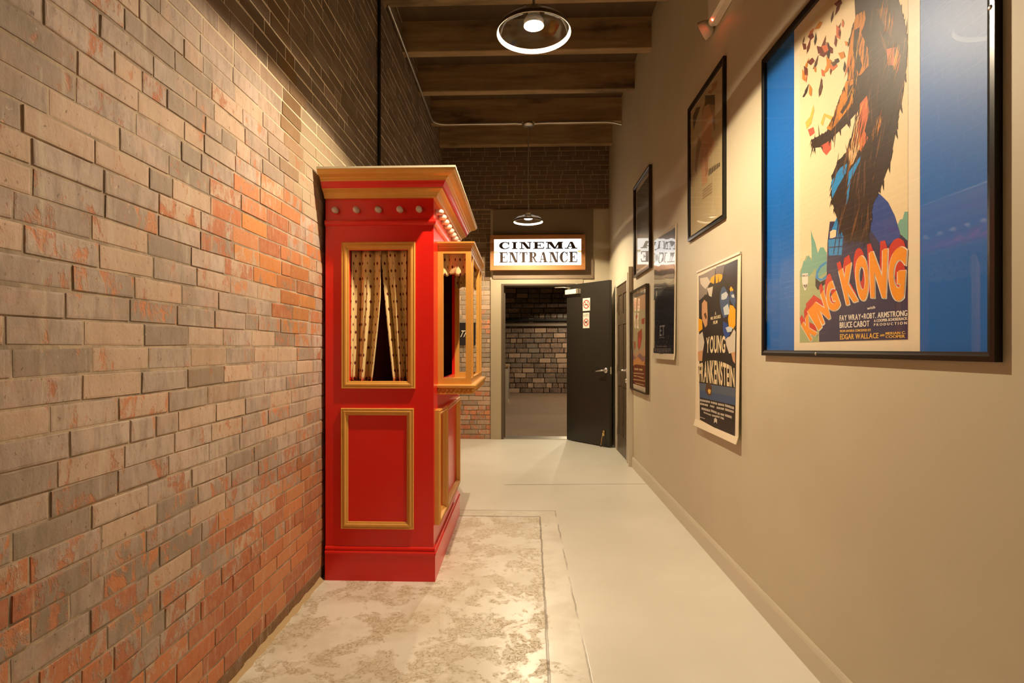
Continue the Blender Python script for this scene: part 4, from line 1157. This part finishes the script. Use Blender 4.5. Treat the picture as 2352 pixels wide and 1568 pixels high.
a = MB(); a.tube([DP(WL - .065, .965, .012), DP(WL - .065, .965, .05), DP(WL - .09, .965, .055), DP(WL - .185, .952, .05)], [.012, .012, .011, .008], 10); a.build('lever', M_chrome, o)
b = MB(); dbox(b, WL - .0005, .92, WL + .0015, 1.01, -.034, -.010); b.build('latch_plate', M_steel, t)
b = MB(); dbox(b, WL - .10, .14, WL - .075, .21, 0, .012); b.tube([DP(WL - .088, .18, .012), DP(WL - .088, .18, .03), DP(WL - .10, .03, .05)], .006, 8)
o = b.build('kick_stop', M_brass, t); o['label'] = 'small brass kick-down stop'
a = MB(); a.ball(DP(WL - .10, .018, .05), .012, 10, 8); a.build('rubber_foot', M_black, o)
struct(t); t['label'] = 'black door standing open against the corner beside the brown door'

# pictogram plates on it
def plate(name, label, z0, z1, u0, u1):
    s = thing(name, label, 'sign', DP((u0 + u1) / 2, z0, 0), 'door pictogram signs')
    b = MB(); dbox(b, u0, z0, u1, z1, .0004, .0025); b.build('plate', M_white, s)
    return s
M_redink = base('red_ink', lin(190, 28, 26), .4); M_ink = base('black_ink', lin(30, 26, 24), .5)
def ring_pts(P, u, v, r0, r1, b, mi=0, n=28):
    vs = []; fs = []
    for k in range(n):
        a = 2 * PI * k / n
        vs += [P(u + r0 * math.cos(a), v + r0 * math.sin(a)), P(u + r1 * math.cos(a), v + r1 * math.sin(a))]
    for k in range(n):
        j = (k + 1) % n; fs.append((2 * k, 2 * k + 1, 2 * j + 1, 2 * j))
    b.add(vs, fs, mi)
pu0, pu1 = .300, .428
s = plate('no_smoking_sign', 'square red and white no-smoking sign, upper of two on the black door', 1.73, 1.895, pu0, pu1)
b = MB(); uc, zc = (pu0 + pu1) / 2, 1.815; Q = lambda u, v: DP(u, v, .0032)
ring_pts(Q, uc, zc, .045, .057, b, 0)
b.add([Q(uc - .037, zc + .030), Q(uc - .030, zc + .037), Q(uc + .037, zc - .030), Q(uc + .030, zc - .037)], [(0, 1, 2, 3)], 0)
Q2 = lambda u, v: DP(u, v, .0029)
b.add([Q2(uc - .034, zc - .012), Q2(uc + .022, zc - .012), Q2(uc + .022, zc + .001), Q2(uc - .034, zc + .001)], [(0, 1, 2, 3)], 1)
b.add([Q2(uc + .026, zc - .012), Q2(uc + .032, zc - .012), Q2(uc + .032, zc + .001), Q2(uc + .026, zc + .001)], [(0, 1, 2, 3)], 1)
b.add([Q2(uc + .012, zc + .006), Q2(uc + .018, zc + .006), Q2(uc + .028, zc + .03), Q2(uc + .018, zc + .034)], [(0, 1, 2, 3)], 1)
b.build('pictogram', [M_redink, M_ink], s)
s = plate('no_pets_sign', 'white NO PETS sign with a barred dog, lower of two on the black door', 1.505, 1.705, pu0 + .004, pu1 - .012)
b = MB(); uc, zc = (pu0 + pu1 - .008) / 2, 1.58
ring_pts(Q, uc, zc, .039, .049, b, 0)
b.add([Q(uc - .032, zc + .026), Q(uc - .026, zc + .032), Q(uc + .032, zc - .026), Q(uc + .026, zc - .032)], [(0, 1, 2, 3)], 0)
dog = [(-.026, -.028), (-.020, -.028), (-.016, -.008), (.008, -.008), (.012, -.028), (.018, -.028), (.018, .006), (.028, .010), (.026, .020), (.016, .026), (.010, .012), (-.018, .010), (-.026, .018)]
poly_add(b, lambda u, v, h: DP(uc + u, zc + v, h), dog, .0029, 1)
V, F = textmesh('NO PETS')
b.add([DP(uc - .045 + .09 * x, 1.652 + .034 * y, .0032) for x, y in V], F, 1)
b.build('pictogram', [M_redink, M_ink], s)

# six-panel brown door in the right wall
YA, YZ, TZ = 6.02, 6.72, 1.985
t = thing('door_2', 'brown six-panel door in the beige wall', 'door', RW(6.4, 0))
b = MB()
def rbox(b, y0, z0, y1, z1, h0, h1, mi=0):
    b.hexa([RW(y0, z0, h0), RW(y1, z0, h0), RW(y1, z0, h1), RW(y0, z0, h1), RW(y0, z1, h0), RW(y1, z1, h0), RW(y1, z1, h1), RW(y0, z1, h1)], mi)
rbox(b, YA, .01, YZ, TZ, 0, .006)
ym = (YA + YZ) / 2
rows = [(.22, .80), (.97, 1.52), (1.64, 1.87)]
cols = [(YA + .09, ym - .04), (ym + .04, YZ - .09)]
vz = [.01] + [q for r in rows for q in r] + [TZ]
for i in range(0, 8, 2): rbox(b, YA, vz[i], YZ, vz[i + 1], .006, .014)
for (z0, z1) in rows:
    for (y0, y1) in ((YA, YA + .09), (ym - .04, ym + .04), (YZ - .09, YZ)): rbox(b, y0, z0, y1, z1, .006, .014)
    for (y0, y1) in cols:
        i0 = [RW(y0 + .012, z0 + .012, .0061), RW(y1 - .012, z0 + .012, .0061), RW(y1 - .012, z1 - .012, .0061), RW(y0 + .012, z1 - .012, .0061)]
        i1 = [RW(y0 + .035, z0 + .035, .012), RW(y1 - .035, z0 + .035, .012), RW(y1 - .035, z1 - .035, .012), RW(y0 + .035, z1 - .035, .012)]
        b.loft([i0, i1], True, False); b.add(i1, [(0, 1, 2, 3)])
b.build('door_slab', M_sdoor, t)
b = MB(); rbox(b, YZ, 0, YZ + .06, 2.06, 0, .028); rbox(b, YA - .05, 0, YA, 2.06, 0, .028); rbox(b, YA, TZ, YZ, 2.06, 0, .028)
b.build('door_frame', M_trim, t)
for z in (.25, 1.0, 1.75):
    b = MB(); b.tube([RW(YZ - .004, z - .05, .02), RW(YZ - .004, z + .05, .02)], .008, 8); b.build('hinge', M_steel, t)
b = MB(); c = RW(YA + .055, 1.0, .014); b.lathe([(.001, -.014), (.02, -.012), (.03, -.006), (.03, 0)], c, 20, 'x'); o = b.build('door_handle', M_chrome, t); o['label'] = 'steel lever handle'
a = MB(); a.tube([RW(YA + .055, 1.0, .02), RW(YA + .055, 1.0, .065), RW(YA + .09, .998, .07), RW(YA + .17, .99, .065)], [.011, .011, .01, .008], 10); a.build('lever', M_chrome, o)
b = MB(); c = RW(YA + .055, .885, .014); b.lathe([(.001, -.022), (.018, -.02), (.026, -.008), (.028, 0)], c, 20, 'x'); b.build('deadbolt', M_chrome, t)
struct(t)
# upright trim post at the door's near side
b = MB(); rbox(b, 5.805, 0, 5.965, 2.095, 0, .02); rbox(b, 5.80, 0, 5.83, 2.10, 0, .045)
struct(b.build('trim_6', M_trim))

# ------------------------------------------------------------------ small wall things
t = thing('wall_sign', 'small black wall sign with white script behind the booth window', 'sign', (-.75, YW, 1.285))
b = MB(); b.box(-.92, YW - .02, 1.285, -.612, YW, 1.592); b.build('panel', M_black, t)
V, F = textmesh('The'); b = MB()
b.add([(-.842 + .15 * x + .04 * y, YW - .0212, 1.395 + .09 * y) for x, y in V], F); b.build('lettering', M_white, t)

t = thing('emergency_light', 'cream emergency light with two lamp heads and red indicator high on the wall', 'emergency light', RW(3.0, 3.10))
b = MB()
pr = [(.004, 3.11), (.045, 3.105), (.062, 3.12), (.066, 3.24), (.055, 3.26), (.004, 3.26)]
b.loft([[RW(3.235, 3.18 + (z - 3.18) * .9, max(.004, h * .8)) for h, z in pr], [RW(3.20, z, h) for h, z in pr], [RW(2.80, z, h) for h, z in pr], [RW(2.77, 3.18 + (z - 3.18) * .9, max(.004, h * .8)) for h, z in pr]], True, True, 0, False)
b.build('housing', M_white, t)
def head(yc, zc, h, dirv, nm):
    o_ = Vector(RW(yc, zc, h)); d = Vector(dirv).normalized(); s1 = d.cross(Vector((0, 0, 1))).normalized(); s2 = d.cross(s1)
    b = MB(); b.lathe([(.004, -.06), (.030, -.055), (.048, -.03), (.055, 0), (.056, .008)], (0, 0, 0), 24)
    f = lambda p: tuple(o_ + s1 * p[0] + s2 * p[1] + d * p[2])
    b.v = [f(p) for p in b.v]; o = b.build('lamp_head', M_white, t)
    a = MB(); a.lathe([(.054, .008), (.03, .013), (.001, .015)], (0, 0, 0), 24); a.v = [f(p) for p in a.v]; a.build('lens', M_crystal, o)
head(3.30, 3.125, .062, (-.75, .55, -.35), 'far')
head(2.95, 3.22, .125, (-.8, -.1, -.6), 'near')
b = MB(); b.ball(RW(3.165, 3.112, .05), .0055, 10, 8); o = b.build('indicator_light', M_led, t); o['label'] = 'red indicator light'

# ------------------------------------------------------------------ ticket booth
BX0, BX1, BY0, BY1 = -1.045, -.462, 2.91, 4.07
BT = thing('ticket_booth', 'red and gold ticket booth with curtained window standing against the brick wall', 'ticket booth', ((BX0 + BX1) / 2, (BY0 + BY1) / 2, 0))
FP = lambda u, v, h: (u, BY0 - h, v)             # front face, u = x
SPl = lambda u, v, h: (BX1 + h, u, v)            # hall-side face, u = y
W0, W1, WZ0, WZ1 = -.915, -.600, 1.064, 1.766    # front window opening
S0, S1, SZ0, SZ1 = 3.095, 3.86, 1.06, 1.765      # side opening behind the bay
b = MB()
z0, z1 = .17, 2.06
b.box(BX0, BY0, z0, W0, BY0 + .02, z1); b.box(W1, BY0, z0, BX1, BY0 + .02, z1)
b.box(W0, BY0, z0, W1, BY0 + .02, WZ0); b.box(W0, BY0, WZ1, W1, BY0 + .02, z1)
b.box(BX1 - .02, BY0 + .02, z0, BX1, S0, z1); b.box(BX1 - .02, S1, z0, BX1, BY1, z1)
b.box(BX1 - .02, S0, z0, BX1, S1, SZ0); b.box(BX1 - .02, S0, SZ1, BX1, S1, z1)
b.box(BX0, BY1 - .02, z0, BX1 - .02, BY1, z1); b.box(BX0, BY0 + .02, z0, BX0 + .02, BY1 - .02, z1)
b.build('cabinet', M_red, BT)
b = MB()
b.box(BX0 + .02, BY0 + .02, 1.0, BX1 - .02, BY1 - .02, 1.02); b.box(BX0 + .02, BY0 + .02, 1.80, BX1 - .02, BY1 - .02, 1.82)
b.box(BX0 + .02, BY0 + .02, 1.02, BX0 + .03, BY1 - .02, 1.8); b.box(BX0 + .03, BY1 - .03, 1.02, BX1 - .02, BY1 - .02, 1.8)
b.build('lining', M_dark, BT)


def skirt(b, prof, mi=0):
    """profile (offset, z) swept round front, hall side and back, mitred; stops at the brick wall"""
    R0 = [(BX0, BY0 - o, z) for o, z in prof]; R1 = [(BX1 + o, BY0 - o, z) for o, z in prof]
    R2 = [(BX1 + o, BY1 + o, z) for o, z in prof]; R3 = [(BX0, BY1 + o, z) for o, z in prof]
    b.loft([R0, R1, R2, R3], True, True, mi, False)


b = MB()
skirt(b, [(-.015, 0), (.010, 0), (.010, .140), (.014, .143), (.014, .152), (.009, .158), (.006, .163), (.010, .168), (.008, .176), (0, .181), (-.015, .181)])
b.build('plinth', M_red, BT)
b = MB(); skirt(b, [(-.01, 1.895), (.006, 1.898), (.014, 1.905), (.016, 1.915), (.012, 1.925), (.0, 1.929), (-.01, 1.929)]); b.build('frieze_ledge', M_red, BT)
b = MB(); skirt(b, [(-.01, 2.040), (.018, 2.040), (.022, 2.046), (.024, 2.052), (.027, 2.056), (.034, 2.066), (.046, 2.074), (.054, 2.078), (.054, 2.083), (-.01, 2.083)])
o = b.build('lower_moulding', M_gold, BT)
b = MB(); skirt(b, [(-.01, 2.083), (.054, 2.083), (.060, 2.089), (.066, 2.098), (.070, 2.108), (.074, 2.114), (-.01, 2.114)]); b.build('cornice_cove', M_red, BT)
b = MB(); skirt(b, [(-.01, 2.114), (.076, 2.114), (.079, 2.121), (.086, 2.124), (.090, 2.131), (.098, 2.134), (.112, 2.140), (.124, 2.150), (.128, 2.156), (.130, 2.162), (-.01, 2.162)])
b.build('crown_moulding', M_gold, BT)
b = MB(); skirt(b, [(-.02, 2.162), (.133, 2.162), (.133, 2.172), (-.02, 2.172)]); b.box(BX0, BY0 + .02, 2.163, BX1 - .02, BY1 - .02, 2.171)
b.box(-1.0, BY0 - .10, 2.172, -.88, BY0 + .02, 2.176)
b.build('top_board', M_board, BT)


def picture_frame(name, P, u0, v0, u1, v1, wd, mat, parent, hs=1.0):
    prof = [(0, 0), (0, .018), (.004, .024), (.010, .020), (.013, .021), (.018, .026), (.024, .024), (.030, .013), (.034, .012), (wd, .006), (wd, 0)]
    prof = [(o * wd / .038 if o < wd else o, h * hs) for o, h in prof]
    b = MB()
    c = [(u0, v0, 1, 1), (u1, v0, -1, 1), (u1, v1, -1, -1), (u0, v1, 1, -1)]
    rings = [[P(x + sx * o, y + sy * o, h) for o, h in prof] for x, y, sx, sy in c]; rings.append(rings[0])
    b.loft(rings, True, False, 0, False)
    return b.build(name, mat, parent)


picture_frame('window_frame', FP, -.956, 1.026, -.559, 1.808, .040, M_gold, BT, .62)
picture_frame('panel_frame', FP, -.959, .277, -.567, .921, .038, M_gold, BT, .6)
picture_frame('panel_frame', SPl, 2.950, .285, 3.245, .905, .036, M_gold, BT, 1.2)
picture_frame('panel_frame', SPl, 3.262, .270, 3.955, .892, .036, M_gold, BT, 1.2)


def drape(name, P, ul, ur, zt, zb, folds, amp, ph, parent, nu=64, nv=24, full=1.7, flare=0.0):
    """hanging cloth; ul, ur: functions of t (0 top, 1 foot)"""
    me_v = []; fs = []; uvs = []
    for j in range(nv + 1):
        t_ = j / nv
        z = zt + (zb - zt) * t_
        for i in range(nu + 1):
            s = i / nu
            a = 2 * PI * folds * s + ph
            u = ul(t_) + (ur(t_) - ul(t_)) * (s + .018 * math.sin(2 * a + 1.2 * t_) )
            h = amp * (.55 + .45 * t_) * (math.sin(a + .7 * math.sin(2.2 * t_ + ph)) + .35 * math.sin(2.3 * a + 2.0 * t_))
            zz = z + (.006 * math.sin(a * 1.3) if j == nv else 0) + flare * t_ * math.sin(a)
            me_v.append(P(u, zz, h)); uvs.append((s * full * abs(ur(0) - ul(0)), z))
    for j in range(nv):
        for i in range(nu):
            k = j * (nu + 1) + i; fs.append((k, k + 1, k + nu + 2, k + nu + 1))
    me = D.meshes.new(name); me.from_pydata(me_v, [], fs)
    uvl = me.uv_layers.new(name='UVMap')
    for l in me.loops: uvl.data[l.index].uv = uvs[l.vertex_index]
    me.polygons.foreach_set('use_smooth', [True] * len(fs)); me.materials.append(M_cloth)
    o = D.objects.new(name, me); COL.objects.link(o); o.parent = parent; o.matrix_parent_inverse = parent.matrix_basis.inverted()
    so = o.modifiers.new('thick', 'SOLIDIFY'); so.thickness = .0015
    return o


CP = lambda u, v, h: (u, BY0 + .045 - h, v)
drape('curtain', CP, lambda t: -.917, lambda t: -.752 - .075 * max(0, t - .35) ** 1.2, 1.772, 1.066, 2.2, .026, .4, BT)
drape('curtain', CP, lambda t: -.756 + .075 * t ** 1.1, lambda t: -.600, 1.772, 1.066, 2.1, .026, 2.1, BT)

# clear bulbs in the frieze
def booth_bulb(c, ax):
    b = MB()
    pr = [(.011, 0), (.014, .006), (.0165, .016), (.017, .026), (.014, .036), (.008, .043), (.001, .045)]
    b.lathe(pr, (0, 0, 0), 16)
    b.v = [((c[0] + x, c[1] - z, c[2] + y) if ax == 'y' else (c[0] + z, c[1] + x, c[2] + y)) for x, y, z in b.v]
    o = b.build('marquee_bulb', M_crystal, BT)
    a = MB(); a.lathe([(.012, 0), (.015, .001), (.015, .004), (.011, .006)], (0, 0, 0), 16)
    a.v = [((c[0] + x, c[1] - z, c[2] + y) if ax == 'y' else (c[0] + z, c[1] + x, c[2] + y)) for x, y, z in a.v]
    a.build('bulb_socket', M_board, o)
for x in (-.987, -.873, -.755, -.640, -.537): booth_bulb((x, BY0, 1.978), 'y')
for k in range(9): booth_bulb((BX1, 2.985 + k * .12, 1.985), 'x')

# bay window on the hall side
QX, QA, QB = -.275, 3.06, 3.89
b = MB()
rt, rb = (1.772, 1.795), (1.040, 1.074)
for y0, y1 in ((QA, QA + .022), (QB - .022, QB)):
    for z0, z1 in (rt, rb): b.box(BX1, y0, z0, QX, y1, z1)
    b.box(BX1, y0, rb[1], BX1 + .030, y1, rt[0]); b.box(QX - .030, y0, rb[1], QX, y1, rt[0])
for z0, z1 in (rt, rb): b.box(QX - .022, QA + .022, z0, QX, QB - .022, z1)
for y0 in (3.19, 3.69): b.box(QX - .022, y0, rb[1], QX, y0 + .034, rt[0])
b.build('bay_frame', M_gold, BT)


def bay_skirt(b, prof, mi=0):
    b.loft([[(BX1, QA - o, z) for o, z in prof], [(QX + o, QA - o, z) for o, z in prof], [(QX + o, QB + o, z) for o, z in prof], [(BX1, QB + o, z) for o, z in prof]], True, True, mi, False)


b = MB(); bay_skirt(b, [(-.03, 1.795), (.003, 1.795), (.004, 1.803), (.008, 1.807), (.009, 1.814), (.016, 1.818), (.020, 1.826), (.021, 1.835), (-.03, 1.835)])
b.box(BX1, QA + .02, 1.82, QX - .02, QB - .02, 1.834); b.build('bay_cornice', M_gold, BT)
b = MB(); bay_skirt(b, [(-.04, 1.020), (.024, 1.020), (.029, 1.024), (.030, 1.034), (.026, 1.040), (-.04, 1.040)])
b.box(BX1, QA + .03, 1.021, QX - .03, QB - .03, 1.039); b.build('bay_sill', M_gold, BT)
b = MB(); bay_skirt(b, [(-.03, .984), (.006, .984), (.010, .990), (.010, 1.020), (-.03, 1.020)])
R = random.Random(2)
x = BX1 + .006; k = 0
while x < QX + .014:
    z = 1.010 if k % 2 == 0 else .995
    b.ball((x, QA - .012, z), .0068, 10, 8, squash=(.85, .9, 1.15)); x += .0118; k += 1
y = QA; k = 0
while y < QB + .01:
    z = 1.010 if k % 2 == 0 else .995
    b.ball((QX + .012, y, z), .0068, 8, 6, squash=(.9, .85, 1.15)); y += .0118; k += 1
b.build('bead_moulding', M_gold, BT)
b = MB(); b.box(BX1, QA + .03, .9845, QX - .03, QB - .03, .99); b.build('bay_soffit', M_red, BT)
drape('valance', lambda u, v, h: (u, QA + .04 - h, v), lambda t: BX1 + .004, lambda t: QX - .026, 1.785, 1.655, 1.7, .010, 1.0, BT, 32, 10, 1.5)
drape('valance', lambda u, v, h: (QX - .045 + h, u, v), lambda t: QA + .06, lambda t: QB - .06, 1.785, 1.655, 6, .010, 0.3, BT, 90, 10, 1.5)
drape('valance', lambda u, v, h: (u, QB - .04 + h, v), lambda t: BX1 + .004, lambda t: QX - .026, 1.785, 1.665, 1.7, .010, 2.0, BT, 32, 10, 1.5)
